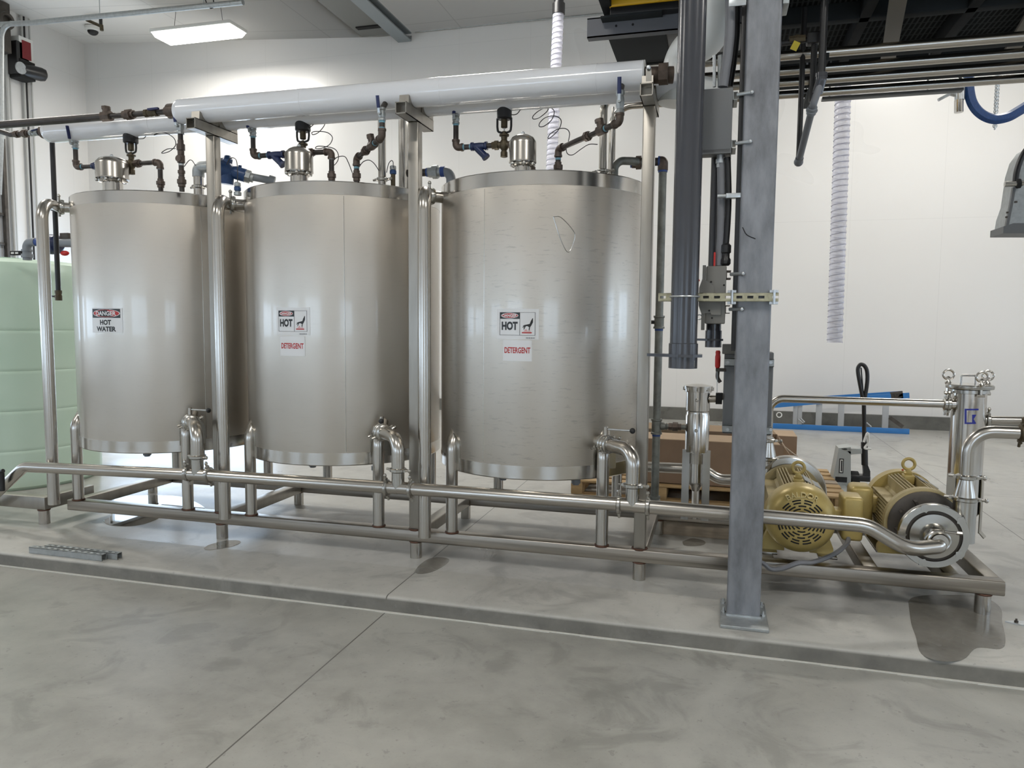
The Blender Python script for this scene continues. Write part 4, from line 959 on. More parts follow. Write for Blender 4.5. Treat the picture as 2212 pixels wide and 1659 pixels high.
b=MB(); c0=qy(1575,5,CY0-.03); b.bbx((qy(1574,5,CY0-.03).x,CY0-.03,c0.z-.02),(qy(1612,5,CY0-.03).x,CY0-.024,c0.z+.02),.003); tag(b.build('pipe_strap',M['zincl']),'zinc pipe strap at the column top holding the conduits','strap')
# small clamp mid column
cpt=qy(1577,423,CY0+.02); b=MB(); b.bbx((cpt.x-.02,CY0+.01,cpt.z-.012),(CX0+.002,CY0+.05,cpt.z+.012),.003); b.tube([(cpt.x-.02,CY0+.02,cpt.z),(cpt.x-.06,CY0+.02,cpt.z)],.010,10); tag(b.build('conduit_clamp',M['zincl']),'small zinc conduit clamp on the left edge of the column','clamp')
# disconnect switch (side view)
DY=-.455; a=qy(1522,708,DY); c=qy(1570,574,DY); 
t=thing('disconnect_switch','olive grey disconnect switch with a red lever left of the column','switch',((a.x+c.x)/2,DY,a.z),'disconnect switches')
b=MB(); b.bbx((a.x,DY,a.z+.02),(c.x,DY+.13,c.z),.006); b.build('enclosure',M['cab2'],t)
l0=qy(1514,713,DY); l1=qy(1525,573,DY)
b=MB(); b.bb((l0.x,DY-.006,l0.z),(l1.x,DY+.12,l1.z)); b.build('door_edge',M['cab2'],t)
b=MB(); pts=[qy(x,y,DY-.012) for x,y in ((1510,622),(1518,600),(1542,618),(1543,632),(1557,640),(1557,680),(1536,680),(1535,675),(1515,678),(1509,660))]; b.poly(pts,(0,.012,0)); b.build('mechanism_plate',M['cab2'],t)
b=MB(); b.torus(qy(1511,685,DY),(0,1,0),.012,.003,16,6); b.build('padlock_ring',M['zincl'],t)
b=MB(); pts=[qy(x,y,DY-.002) for x,y in ((1503,590),(1512,606),(1503,612),(1500,600))]; b.poly(pts,(0,.02,0)); lv=b.build('lever',M['red'],t)
for (x,y) in ((1536,609),(1564,616),(1532,671),(1538,687)):
    b=MB(); cc=qy(x,y,DY-.014); b.lathe([(.005,-.003),(.005,.003),(0,.003)],cc,(0,-1,0),10); b.build('screw',M['dark'],t)
b=MB(); b.bb(qy(1542,545,JY+.03),qy(1545,575,JY+.03)+V(0,.01,0)); b.build('red_tag',M['red'],t)
for py in (592,668):
    b=MB(); p=qy(1580,py,DY); b.bb((c.x,DY+.02,p.z-.02),(c.x+.022,DY+.16,p.z-.017)); b.bb((c.x,DY+.02,p.z+.017),(c.x+.022,DY+.16,p.z+.02)); b.bb((c.x+.0,DY+.02,p.z-.02),(c.x+.003,DY+.16,p.z+.02)); b.build('side_strut',M['cast'],t)
    b=MB(); b.tube([(c.x+.02,DY+.02,p.z),(CX0+.022,CY0-.012,p.z)],.009,10); b.ball((CX0+.022,CY0-.012,p.z),.0105,10); b.build('beam_clamp_tongue',M['zincl'],t)
# long dark channel on the column's left side
b=MB(); b.bbx((CX0-.022,CY0+.02,qy(1583,758,CY0).z),(CX0-.002,CY0+.06,3.2),.002); tag(b.build('cable_channel',M['black']),'narrow black cable channel along the left side of the column','cable channel')
# big disconnect behind the column
EY=-.20; a=qy(1560,938,EY); c=qy(1673,762,EY)
t=thing('disconnect_switch','large grey disconnect switch behind the column with a red upright lever','switch',((a.x+c.x)/2,EY,a.z),'disconnect switches')
b=MB(); b.bbx((a.x,EY+.03,a.z),(c.x,EY+.17,c.z),.006); b.build('enclosure',M['cab'],t)
u0=qy(1560,765,EY); u1=qy(1590,744,EY); b=MB(); b.bbx((u0.x,EY+.02,u0.z),(u1.x+.03,EY+.1,u1.z),.004); b.build('top_box',M['cab2'],t)
for py in (783,928):
    p=qy(1600,py,EY); b=MB(); b.bb((a.x,EY,p.z-.020),(c.x,EY+.003,p.z+.020)); b.bb((a.x,EY,p.z+.017),(c.x,EY+.035,p.z+.020)); b.bb((a.x,EY,p.z-.020),(c.x,EY+.035,p.z-.017)); b.build('mounting_strut',M['galv'],t)
    for px in (1572,1665): b=MB(); cc=qy(px,py,EY-.003); b.lathe([(.009,-.004),(.009,.005),(0,.005)],cc,(0,-1,0),6); b.build('bolt',M['zincl'],t)
a_=qy(1548,800,EY); 
b=MB(); b.bbx((qy(1546,795,EY).x,EY+.02,qy(1546,803,EY).z),(a.x+.01,EY+.06,qy(1546,796,EY).z),.003); b.tube(smooth([qy(1551,800,EY+.04),qy(1550,815,EY+.04),qy(1556,826,EY+.04)]),.010,8); lk=b.build('lever_bracket',M['cast'],t)
b=MB(); b.lathe([(.010,0),(.014,.01),(.0145,.06),(.012,.075),(.0135,.085),(.010,.095)],qy(1550,795,EY+.04),(0,0,1),14); b.build('red_handle',M['red'],t)
b=MB(); b.tube([qy(1549,800,EY+.03),qy(1549,850,EY+.03)],.0018,6); b.build('rod',M['zincl'],t)
b=MB(); b.bbx(qy(1546,864,EY+.02),qy(1562,850,EY+.02)+V(0,.05,0),.003); b.build('lower_bracket',M['dark'],t)
# ================= right side pipe stack from the right tank =================
GY=.78; A=lambda x,y: qy(x,y,GY)
t=thing('galvanised_pipe','galvanised pipe arching off the right tank and down to the filter tee','pipe',(A(1420,1080).x,GY,A(1420,1080).z))
xg=A(1426,600).x; zt=A(1385,351).z; GR=.0265
b=MB(); b.tube([(A(1331,380).x,GY-.1,TLZ),(A(1331,380).x,GY-.1,zt),(A(1370,351).x,GY-.05,zt),(A(1385,351).x,GY,zt)],GR,18,bend=.1); b.build('bend',M['galvp'],t)
b=MB(); b.tube([(A(1368,351).x,GY,zt),(A(1425,351).x,GY,zt)],GR,18); b.build('pipe_section',M['iron'],t)
union((A(1379,351).x,GY,zt),(1,0,0),t,'fit',r=.045,L=.07); ringat((A(1366,351).x,GY,zt),(1,0,0),t,'blueseal',r=.032,h=.012); ringat((A(1424,353).x,GY,zt),(1,0,0),t,'blueseal',r=.036,h=.006)
b=MB(); b.tube([(A(1424,355).x,GY,zt),(xg,GY,zt),(xg,GY,A(1437,368).z)],.034,18,bend=.05); b.build('elbow',M['fit'],t)
ringat((xg,GY,A(1437,370).z),(0,0,1),t,'blueseal',r=.031,h=.006)
b=MB(); b.tube([(xg,GY,A(1437,370).z),(xg,GY,A(1420,1083).z)],GR,18); b.build('riser',M['galvp'],t)
for (ya_,yb_) in ((682,710),(905,938),(1072,1083)):
    za,zb_=A(1425,ya_).z,A(1425,yb_).z; b=MB(); b.lathe([(GR+.004,zb_),(GR+.011,zb_),(GR+.011,zb_+.012),(GR+.006,zb_+.016),(GR+.006,za-.016),(GR+.011,za-.012),(GR+.011,za),(GR+.004,za)],(xg,GY,0),seg=18)
    b.build('coupling',M['galvp'],t); ringat((xg,GY,zb_-.006),(0,0,1),t,'blueseal',r=GR+.002,h=.008)
b=MB(); p=A(1420,696); b.tube([(xg,GY,p.z),(xg-.07,GY,p.z)],.013,10); b.build('side_nipple',M['black'],t)
zt=A(1440,921).z; x1=A(1483,921).x
b=MB(); b.tube([(xg,GY,zt),(x1,GY,zt)],.019,16); b.lathe([(.026,0),(.026,.02),(.02,.03),(.026,.04)],(xg+.03,GY,zt),(1,0,0),18); b.build('side_branch',M['galvp'],t)
union((A(1458,921).x,GY,zt),(1,0,0),t,'fit',r=.031,L=.07)
# filter housing 1
FY=.78; A=lambda x,y: qy(x,y,FY); fx=(A(1478,950).x+A(1533,950).x)/2; fr=(A(1532,940).x-A(1480,940).x)/2
t=thing('filter_housing','short polished stainless filter canister on three strap legs, left of the column','filter',(fx,FY,BT),'filter housings')
z=lambda y: A(1505,y).z
b=MB(); b.lathe([(0,z(1060)),(fr*.30,z(1060)),(fr*.45,z(1052)),(fr*.66,z(1044)),(fr*.66,z(1040)),(fr*.66,z(976)),(fr,z(975)),(fr,z(898)),(fr*.93,z(893)),(fr*.93,z(888)),(fr,z(886)),(fr,z(839)),(0,z(839))],(fx,FY,0),seg=40); b.build('canister',M['polish'],t)
b=MB(); b.lathe([(fr,z(846)),(fr*1.13,z(846)),(fr*1.13,z(840)),(fr*1.2,z(840)),(fr*1.2,z(833)),(fr*.5,z(830)),(0,z(830))],(fx,FY,0),seg=40)
for i in range(8): a=2*PI*i/8; b.lathe([(.010,0),(.010,.022)],(fx+fr*1.17*math.cos(a),FY+fr*1.17*math.sin(a),z(843)),seg=8)
b.build('lid',M['steel'],t)
for y in (862,927): b=MB(); b.lathe([(.012,0),(.012,.006),(.008,.012),(0,.012)],(fx-.005,FY-fr+.001,z(y)),(0,-1,0),8); b.build('plug',M['bare'],t)
for a in (-2.62,-.52,1.57):
    cx_,cy_=fx+fr*.98*math.cos(a),FY+fr*.98*math.sin(a); b=MB(); b.sq([(cx_,cy_,BT),(cx_,cy_,z(970))],.050,.006,up=V(.25*math.cos(a),-1 if a<0 else 1,0).normalized()); b.build('leg',M['bare'],t)
b=MB(); b.lathe([(fr*.72,z(1000)),(fr*.74,z(1000)),(fr*.74,z(978)),(fr*.72,z(978))],(fx,FY,0),seg=30); b.build('inner_band',M['steel'],t)
b=MB(); b.tube([(fx,FY,z(1060)),(fx,FY,BT)],.022,6); b.build('drain',M['steel'],t)
b=MB(); b.tube([(fx,FY,z(862)),(A(1552,860).x,FY,z(860))],.024,16); b.build('side_outlet',M['steel'],t)
b=MB(); b.tube([(A(1546,860).x,FY,z(860)),(A(1560,860).x,FY,z(860))],.036,8); b.build('outlet_cap',M['dark'],t)
# pipe passing behind into S-bend
Y=1.12; A=lambda x,y: qy(x,y,Y)
b=MB(); b.tube([A(1390,1008),A(1520,1014),A(1552,1036),A(1660,1037)],.038,20,bend=.16); tag(b.build('transfer_pipe',M['steel']),'stainless pipe with a gentle S-bend behind the filter canister and the cardboard','pipe')
# ================= pump motors =================
def motor(name,label,cx,cz_,yf,L,R,front,box_side,yb0,grp):
    """front=-1: fan cover towards -Y at yf"""
    t=thing(name,label,'motor',(cx,yf+L/2,BT),grp); s_=1 if front<0 else -1; y0=yf if front<0 else yf+L
    ax=(0,s_,0); o=(cx,y0,cz_)
    # fan cover (dished)
    b=MB(); b.lathe([(0,.006),(R*.16,.006),(R*.17,0),(R*.62,0),(R*.74,.006),(R*.86,.022),(R*.95,.045),(R,.085),(R,.17)],o,ax,56); fc=b.build('fan_cover',M['gold'],t,sharp=60)
    if front<0:
        # ring of slots
        for ri,(rr_,n_) in enumerate(((.20,4),(.29,6),(.38,8),(.47,10),(.56,12),(.64,12))):
            b=MB()
            for i in range(n_):
                a0=2*PI*(i+.14)/n_; a1=2*PI*(i+.86)/n_
                if i in() : continue
                m_=6; vs=[]
                for q in range(m_+1):
                    a=a0+(a1-a0)*q/m_
                    for r_ in (R*(rr_-.022),R*(rr_+.022)): vs.append((cx+r_*math.cos(a),y0-.0012,cz_+r_*math.sin(a)))
                b.add(vs,[(2*q,2*q+2,2*q+3,2*q+1) for q in range(m_)])
            b.build('vent_slot_ring',M['dark'],fc)
        vs,fs,(tw,thh)=textmesh('BALDOR',1.,.012,ext=.5); rt=R*.79; sc2=R*.90/tw; mb=MB()
        vv=[]
        for (u,v,w3) in vs:
            a=PI/2-(u*sc2)/rt; rr_=rt+v*sc2*.9; vv.append((cx+rr_*math.cos(a),y0+.012+w3*.024,cz_+rr_*math.sin(a)))
        mb.add(vv,fs)
        mb.build('cast_lettering',M['goldl'],fc,weld=False)
    # finned frame
    y1=y0+s_*.15; y2=y0+s_*(L-.05); Rb=R*.80
    b=MB(); b.tube([(cx,y1,cz_),(cx,y2,cz_)],Rb*.9,48); b.build('frame',M['goldd'],t)
    b=MB(); n=46
    for i in range(n):
        a=2*PI*(i+.5)/n
        if abs(math.cos(a))<.16 and math.sin(a)>0 : continue
        d_=V(math.cos(a),0,math.sin(a)); 
        dd=V(0,0,1) if abs(math.sin(a))>.72 else V(1 if math.cos(a)>0 else -1,0,0)
        if abs(math.sin(a))>.72: dd=V(0,0,1 if math.sin(a)>0 else -1)
        p=V(cx,0,cz_)+d_*Rb*.87; h_=R*.26/max(.6,d_.dot(dd))
        b.sq([V(p.x,y1+s_*.03,p.z)+dd*h_/2,V(p.x,y2-s_*.01,p.z)+dd*h_/2],.006,h_,up=dd)
    b.build('cooling_fins',M['goldd'],t)
    # bell at drive end
    b=MB(); b.lathe([(R*.78,0),(R*.99,.005),(R*.99,.05),(R*.93,.055),(R*.9,.07)],(cx,y2,cz_),(0,s_,0),48); b.build('end_bell',M['goldd'],t)
    # lifting eye
    ye=y1+s_*.12
    b=MB(); b.bbx((cx-.03,ye-.035,cz_+Rb*.9),(cx+.03,ye+.035,cz_+R*1.0),.006); b.lathe([(.024,0),(.026,.01),(.016,.02),(.014,.035)],(cx,ye,cz_+R*1.0),seg=16); b.torus((cx,ye,cz_+R+.063),(0,1,0),.033,.0095,28,12); b.build('lifting_eye',M['gold'],t)
    b=MB(); ap=.55
    b.sq([(cx+R*.42,y1+s_*.10,cz_+R*.86),(cx+R*.42,y1+s_*.26,cz_+R*.86)],.10,.004,up=V(.45,0,.9)); b.build('nameplate',M['tag'],t)
    # feet
    for yy_ in (y1+s_*.06,y2-s_*.06):
        for sx in(-1,1):
            b=MB(); b.poly([(cx+sx*Rb*.45,yy_-.03,cz_-Rb*.75),(cx+sx*Rb*.98,yy_-.03,cz_-Rb*.45),(cx+sx*R*1.02,yy_-.03,BT+.045),(cx+sx*R*1.02,yy_-.03,BT+.012),(cx+sx*Rb*.45,yy_-.03,BT+.012)],(0,.06,0)); b.build('foot',M['gold'],t)
    for sx in(-1,1): b=MB(); b.bbx((cx+sx*.16-.05,yf+.12,BT-.001),(cx+sx*.16+.05,yf+L-.03,BT+.012),.002); b.build('mounting_rail',M['bare'],t)
    return t
R1=(qy(1811,1124,0.02).x-qy(1650,1124,0.02).x)/2
c=qy(1731,1126,0.0)
m1=motor('pump_motor','gold electric motor with its round slotted fan cover facing forward, right of the column',c.x,c.z,-.02,.74,R1*.985,-1,1,0,'gold pump motors')
for (px,py) in ((1736,1061),(1688,1078)): b=MB(); b.ball(qy(px,py,.03),.007,8); b.build('orange_mark',M['rust'],m1)
# terminal box motor 1
a=qy(1814,1162,.22); d=qy(1864,1072,.22)
b=MB(); b.bbx((a.x,.16,a.z),(d.x,.34,d.z),.02); tb=b.build('terminal_box',M['gold'],m1); b=MB(); b.bbx((a.x-.08,.20,(a.z+d.z)/2-.04),(a.x+.01,.30,(a.z+d.z)/2+.04),.006); b.build('box_neck',M['gold'],m1)
# pump casing behind motor 1
pc=(c.x,.74,c.z+.02)
t=thing('centrifugal_pump','thin round stainless pump casing behind the left motor','pump',(c.x,.78,BT),'centrifugal pumps'); b=MB(); b.lathe([(R1*.6,-.03),(R1*1.16,-.02),(R1*1.2,0),(R1*1.2,.05),(R1*1.1,.07),(R1*.4,.09),(0,.09)],(c.x,.76,c.z),(0,1,0),48); b.build('casing',M['bare'],t)
b=MB(); b.sq([(c.x-.17,.74,c.z+.13),(c.x-.10,.735,c.z+.20)],.02,.012); b.build('lug',M['bare'],t)
b=MB(); b.lathe([(R1*.7,0),(R1*.6,.03)],(c.x,.71,c.z),(0,1,0),30); b.build('adaptor',M['cast'],t)
# motor 2 (drive end forward)
hc=qy(2017,1158,.0); R2=.188
m2c=V(hc.x+.0,.55,hc.z+.012)
m2=motor('pump_motor','gold electric motor behind the round pump head, right end of the skid',m2c.x,m2c.z,.20,.66,.205,1,-1,0,'gold pump motors')
b=MB(); b.lathe([(0,0),(R2*.9,0),(R2*1.0,.012),(R2*1.0,.05)],(m2c.x,.165,m2c.z),(0,1,0),48)
b.build('adaptor_face',M['cast'],m2)
a=qy(1832,1125,.50); d=qy(1893,1050,.50)
b=MB(); b.bbx((a.x,.44,a.z-.04),(d.x-.02,.62,d.z),.03); b.build('terminal_box',M['gold'],m2)
b=MB(); b.bbx((d.x-.05,.48,(a.z+d.z)/2-.05),(m2c.x-.15,.58,(a.z+d.z)/2+.05),.01); b.build('box_neck',M['gold'],m2)
for (px,py) in ((1950,1015),(1987,1058)): b=MB(); b.ball(qy(px,py,.4),.007,8); b.build('orange_mark',M['rust'],m2)
# pump head 2
Rh=.172
t=thing('centrifugal_pump','large round machined stainless pump head at the right end of the skid','pump',(hc.x,.05,BT),'centrifugal pumps')
b=MB(); b.lathe([(0,.16),(Rh*.55,.16),(Rh*.55,.035),(Rh*.96,.035),(Rh,.028),(Rh,-.0),(Rh*.985,-.006),(Rh*.80,-.006),(Rh*.79,.012),(Rh*.70,.012),(Rh*.69,-.010),(Rh*.42,-.014),(Rh*.40,-.03),(Rh*.33,-.055),(Rh*.30,-.06),(0,-.06)],(hc.x,0,hc.z),(0,1,0),64); b.build('casing',M['bare'],t)
b=MB(); b.lathe([(Rh*.70,.0115),(Rh*.70,.0105),(Rh*.79,.0105),(Rh*.79,.0115)],(hc.x,0,hc.z),(0,1,0),64); b.build('gasket_groove',M['cast'],t)
b=MB(); b.lathe([(Rh*.30,-.055),(Rh*.36,-.055),(Rh*.36,-.085),(Rh*.30,-.085)],(hc.x,0,hc.z),(0,1,0),6)
b.build('seal_nut',M['steel'],t)
for i in range(5):
    a=2*PI*i/5+1.9; b=MB(); c_=V(hc.x+Rh*.90*math.cos(a),-.004,hc.z+Rh*.90*math.sin(a)); b.lathe([(.026,.004),(.024,-.0035),(.0,-.004)],c_,(0,1,0),5); b.build('clamp_wedge',M['bare'],t)
b=MB(); cc=V(hc.x,-.10,hc.z); b.torus(cc,(0,1,0),.050,.010,28,8); b.tube([cc+V(.02,-.01,.056),cc+V(.085,-.01,.052)],.007,10); b.tube([cc+V(.075,-.01,.053),cc+V(.10,-.01,.052)],.010,6); b.build('inlet_clamp',M['bare'],t)
b=MB(); b.tube([cc+V(0,.05,0),cc+V(0,-.02,0)],.040,24); b.build('inlet_stub',M['steel'],t)
# spacer frame on the motor: radial ribs
b=MB()
for a in (.9,2.0,2.6,3.3,4.1): b.sq([(m2c.x,.13,m2c.z),(m2c.x+.16*math.cos(a),.13,m2c.z+.16*math.sin(a))],.012,.06,up=V(0,1,0))
b.build('rib_spider',M['cast'],m2)
# discharge of pump 2: reducer and elbow pipe towards the right edge
DY=.07; A=lambda x,y: qy(x,y,DY)
t=thing('discharge_pipe','stainless discharge pipe rising from the pump head and bending to the right edge','pipe',(A(2083,1100).x,DY,A(2083,1160).z))
xd=A(2084,1090).x; z=lambda y: A(2085,y).z
b=MB(); b.tube([(xd,DY,z(1170)),(xd,DY,z(1080))],.056,30); b.build('casing_outlet',M['bare'],t)
b=MB(); b.lathe([(.056,z(1074)),(.052,z(1066)),(.034,z(1036)),(.033,z(1030))],(xd,DY,0),seg=32); b.build('reducer',M['steel'],t)
clampring(V(xd,DY,z(1077)),(0,0,1),.052,t,bolt=V(1,-.3,0)); clampring(V(xd,DY,z(1030)),(0,0,1),.038,t,bolt=V(1,-.2,0))
zb_=A(2120,932).z; b=MB(); b.tube([(xd,DY,z(1030)),(xd,DY,zb_),(A(2202,940).x,DY,zb_)],.0335,28,bend=.12); b.build('elbow_pipe',M['steel'],t)
clampring(V(A(2206,940).x,DY,zb_),(1,0,0),.034,t,m='brass')
b=MB(); b.tube([(A(2206,940).x,DY,zb_),(4.6,DY,zb_)],.0335,24); b.build('onward_pipe',M['steel'],t)
# filter housing 2
FY=.90; A=lambda x,y: qy(x,y,FY); fx=(A(2063,900).x+A(2117,900).x)/2+.003; fr=.096
t=thing('filter_housing','tall polished stainless bag filter with three lifting eye nuts, at the right','filter',(fx,FY,BT),'filter housings')
z=lambda y: A(2090,y).z
b=MB(); b.lathe([(0,z(1120)),(fr*.7,z(1118)),(fr,z(1105)),(fr,z(848)),(fr*.3,z(848))],(fx,FY,0),seg=48); b.build('canister',M['polish'],t)
b=MB(); b.lathe([(fr,z(849)),(fr*1.14,z(848)),(fr*1.14,z(841)),(fr,z(840))],(fx,FY,0),seg=48); b.build('rim_ring',M['bare'],t)
b=MB(); b.lathe([(fr*1.36,z(839)),(fr*1.38,z(836)),(fr*1.38,z(832)),(fr*1.3,z(830)),(0,z(830))],(fx,FY,0),seg=48); b.build('lid',M['bare'],t)
b=MB(); zz=z(830); b.tube([(fx-.05,FY,zz),(fx-.05,FY,zz+.055),(fx+.03,FY,zz+.055),(fx+.03,FY,zz)],.006,10,bend=.01); b.build('lid_handle',M['steel'],t)
for a in (2.6,-1.34,.42):
    ex,ey=fx+fr*1.28*math.cos(a),FY+fr*1.28*math.sin(a); zz=z(832)
    b=MB(); b.lathe([(.017,0),(.020,.01),(.013,.022),(.010,.04),(.014,.044),(.008,.05)],(ex,ey,zz),seg=12); b.torus((ex,ey,zz+.060),(0.3,1,0),.030,.0065,26,8); b.tube([(ex,ey,zz-.05),(ex,ey,zz+.01)],.008,8); b.tube([(ex-.02,ey,zz-.055),(ex+.02,ey,zz-.055)],.010,10); b.build('eye_nut',M['polish'],t)
# logo: blue square outline with a flag notch
def onf(pts,off,m,name):
    # pts px -> cylinder front
    vs=[]
    for (px,py) in pts:
        d=ray(px,py); o=CAM-V(fx,FY,0); a_=d.x**2+d.y**2; b_=2*(o.x*d.x+o.y*d.y); c_=o.x**2+o.y**2-(fr+off)**2; tt=(-b_-math.sqrt(max(0,b_*b_-4*a_*c_)))/2/a_; vs.append(CAM+d*tt)
    LB.add(vs,[tuple(range(len(vs)))])
LB=MB()
fxl=fx-.001
n_=10
for (x0,x1,y0_,y1_) in ((2083.5,2114,883,886.5),(2083.5,2088,883,916),(2083.5,2107,912.5,916)):
    for q in range(n_):
        xa1=x0+(x1-x0)*q/n_; xa2=x0+(x1-x0)*(q+1)/n_; onf([(xa1,y0_),(xa2,y0_),(xa2,y1_),(xa1,y1_)],.0012,'kblue','logo_bar')
for q in range(6):
    u,v=2100+9*q/6,2100+9*(q+1)/6; g1=max(0,(u-2103.5)/5.5); g2=max(0,(v-2103.5)/5.5)
    onf([(u,895.8),(v,895.8),(v,905.5-9.5*g2),(u,905.5-9.5*g1)],.0012,'kblue','logo_bar'); onf([(u,905.5+9.5*g1),(v,905.5+9.5*g2),(v,915),(u,915)],.0012,'kblue','logo_bar')
LB.build('logo',M['kblue'],t,weld=False)
for a in (-2.62,-.5,1.3):
    cx_,cy_=fx+(fr+.004)*math.cos(a),FY+(fr+.004)*math.sin(a); zt=z(1022); b=MB(); up=V(math.cos(a),math.sin(a),0)
    b.sq([(cx_,cy_,BT+.03),(cx_,cy_,zt)],.06,.006,up=up); b.sq([(cx_,cy_,BT+.035),(cx_+.03*math.cos(a),cy_+.03*math.sin(a),BT+.003)],.06,.006,up=up); b.build('leg',M['bare'],t)
# inlet from the left
zi=A(1900,872).z; xi0=A(1682,880).x; IY=FY-.02
b=MB(); b.tube([(fx,IY,A(2050,872).z),(A(2068,872).x,IY,A(2050,872).z)],.03,16)
t2=thing('filter_inlet_pipe','long horizontal stainless pipe from behind the column to the tall filter','pipe',(xi0,IY,zi-.2))
zi=A(2040,872).z
b=MB(); b.tube([(A(1661,900).x,IY,A(1661,945).z),(A(1661,900).x,IY,zi),(fx-fr+.02,IY,zi)],.0255,24,bend=.09); b.build('pipe',M['steel'],t2)
clampring(V(A(2047,872).x,IY,zi),(1,0,0),.030,t2,bolt=V(0,-.2,1)); clampring(V(A(2040,872).x,IY,zi),(1,0,0),.026,t2,bolt=V(0,-.1,1))
b=MB(); b.tube([(A(2052,872).x,IY,zi),(A(2068,872).x,IY,zi)],.030,20); b.build('ferrule',M['polish'],t2)
RY=.78; B=lambda x,y: qy(x,y,RY); xr=B(1659,1000).x; z=lambda y: B(1659,y).z
b=MB(); b.lathe([(.052,z(992)),(.050,z(985)),(.030,z(956)),(.029,z(944))],(xr,RY,0),seg=30); b.build('reducer',M['steel'],t2)
clampring(V(xr,RY,z(951)),(0,0,1),.030,t2,bolt=V(1,-.2,0)); clampring(V(xr,RY,z(990)),(0,0,1),.048,t2,bolt=V(1,-.2,0))
b=MB(); b.tube([(xr,RY,z(990)),(xr,RY,z(1085)),(c.x-.02,RY,.42)],.048,24,bend=.1); b.build('pump_riser',M['steel'],t2)
# outlets to the right
zo=A(2140,908).z; b=MB(); b.tube([(fx+fr*.9,FY,zo),(5.2,FY,A(2212,902).z+.02)],.026,24); t3=thing('filter_outlet_pipe','horizontal stainless pipe leaving the tall filter towards the right edge','pipe',(fx+.2,FY,zo-.03)); b.build('pipe',M['steel'],t3)
clampring(V(A(2134,908).x,FY,zo),(1,0,0),.027,t3,bolt=V(0,-.2,1)); b=MB(); b.tube([(fx+fr*.9,FY,zo),(A(2128,908).x,FY,zo)],.030,20); b.build('ferrule',M['polish'],t3)
# grey power cord on the floor
cable('grey power cord looping over the skid beam from the left motor',[qy(1833,1160,.18),qy(1828,1176,.10),qy(1800,1198,-.02),qy(1757,1214,-.08),qy(1725,1216,-.10),qy(1690,1228,-.10),qy(1665,1229,-.12),qy(1650,1218,-.14),qy(1630,1205,-.16)],.0135,'cableg','power cord',name='power_cord')
# ================= platform above =================
MZ0=3.30
t=thing('mezzanine_platform','dark steel equipment platform overhead at the upper right','platform',(3.5,.4,MZ0))
fy0,fy1=-.30,.97; fxl=qz(1322,82,MZ0).x
for (x0,x1,y1_) in ((fxl,2.0,.97),(2.0,8.8,1.42)):
    b=MB(); b.bb((x0,fy0,MZ0+.10),(x1,y1_,MZ0+.13)); b.build('deck_grating',M['grate'],t)
    for y in (fy0,y1_-.07,(fy0+y1_)/2): b=MB(); b.bbx((x0,y,MZ0),(x1,y+.07,MZ0+.10),.004); b.build('long_joist',M['deckf'],t)
    n=int((x1-x0)/.55)
    for i in range(n+1):
        x=x0+(x1-x0-.06)*i/max(1,n); b=MB(); b.bbx((x,fy0,MZ0),(x+.06,y1_,MZ0+.10),.004); b.build('cross_joist',M['deckd'],t)
b=MB(); b.bb((fxl,fy0-.01,MZ0+.13),(8.8,1.42,MZ0+.16)); b.build('deck_plate',M['deckd'],t)
for x in (2.62,3.35): 
    b=MB(); b.sq([(x,fy0,MZ0-.015),(x+.25,1.35,MZ0-.015)],.09,.02); b.build('diagonal_brace',mat('brown_brace',(.14,.12,.09),.5),t)
# front channel beam
CYc=.12; a=qy(1268,82,CYc); c_=qy(1268,40,CYc)
t=thing('channel_beam','grey channel beam with two bolt holes sticking out at the platform end','beam',(a.x+.4,CYc,a.z))
b=MB(); xa_,xb_=a.x,2.0; b.bb((xa_,CYc,a.z),(xb_,CYc+.006,c_.z)); b.bb((xa_,CYc,a.z),(xb_,CYc+.06,a.z+.007)); b.bb((xa_,CYc,c_.z-.007),(xb_,CYc+.06,c_.z)); b.build('channel',M['chan'],t)
for (x,y) in ((1331,56),(1367,53)): b=MB(); b.lathe([(.007,0),(.007,.002),(0,.002)],qy(x,y,CYc),(0,-1,0),14); b.build('bolt_hole',M['dark'],t)
Y2=.05; b=MB(); a=qy(1314,33,Y2); zt=qy(1314,16,Y2).z
t=thing('compressor_cabinet','yellow equipment cabinet with a black base on the platform, top edge','cabinet',(a.x+.5,.4,a.z))
b.bbx((a.x+.01,Y2,a.z-.0),(1.9,.8,zt),.004); b.build('black_base',M['blackp'],t); b=MB(); b.bbx((a.x,Y2-.01,zt),(1.9,.82,zt+.9),.01); b.build('yellow_panel',M['yellow'],t)
b=MB(); b.bb((qy(1298,0,Y2).x,Y2-.0,a.z-.012),(a.x+.3,.8,a.z)); b.build('skid_foot',M['deckf'],t)
# pipe support angles between the runs
t=thing('pipe_hanger','dark strut hanger crossing under the overhead stainless pipes','hanger',(2.5,.6,RZ-.05),'hangers of the overhead pipes')
b=MB(); b.bbx((2.32,.2,RZ-.070),(2.36,1.16,RZ-.030),.003); b.build('cross_strut',M['deckf'],t)
for y in(.22,1.14): b=MB(); b.tube([(2.34,y,RZ-.05),(2.34,y,MZ0+.02)],.006,8); b.build('hanger_rod',M['zincl'],t)
for X in (): 
    t=thing('pipe_hanger','dark strut hanger crossing the overhead pipes nearer the right edge','hanger',(X,.6,RZ-.05),'hangers of the overhead pipes')
    b=MB(); b.bbx((X,.2,RZ-.070),(X+.045,1.16,RZ-.030),.003); b.build('cross_strut',M['deckf'],t)
    for y in(.22,1.14): b=MB(); b.tube([(X+.02,y,RZ-.05),(X+.02,y,MZ0+.02)],.006,8); b.build('hanger_rod',M['zincl'],t)
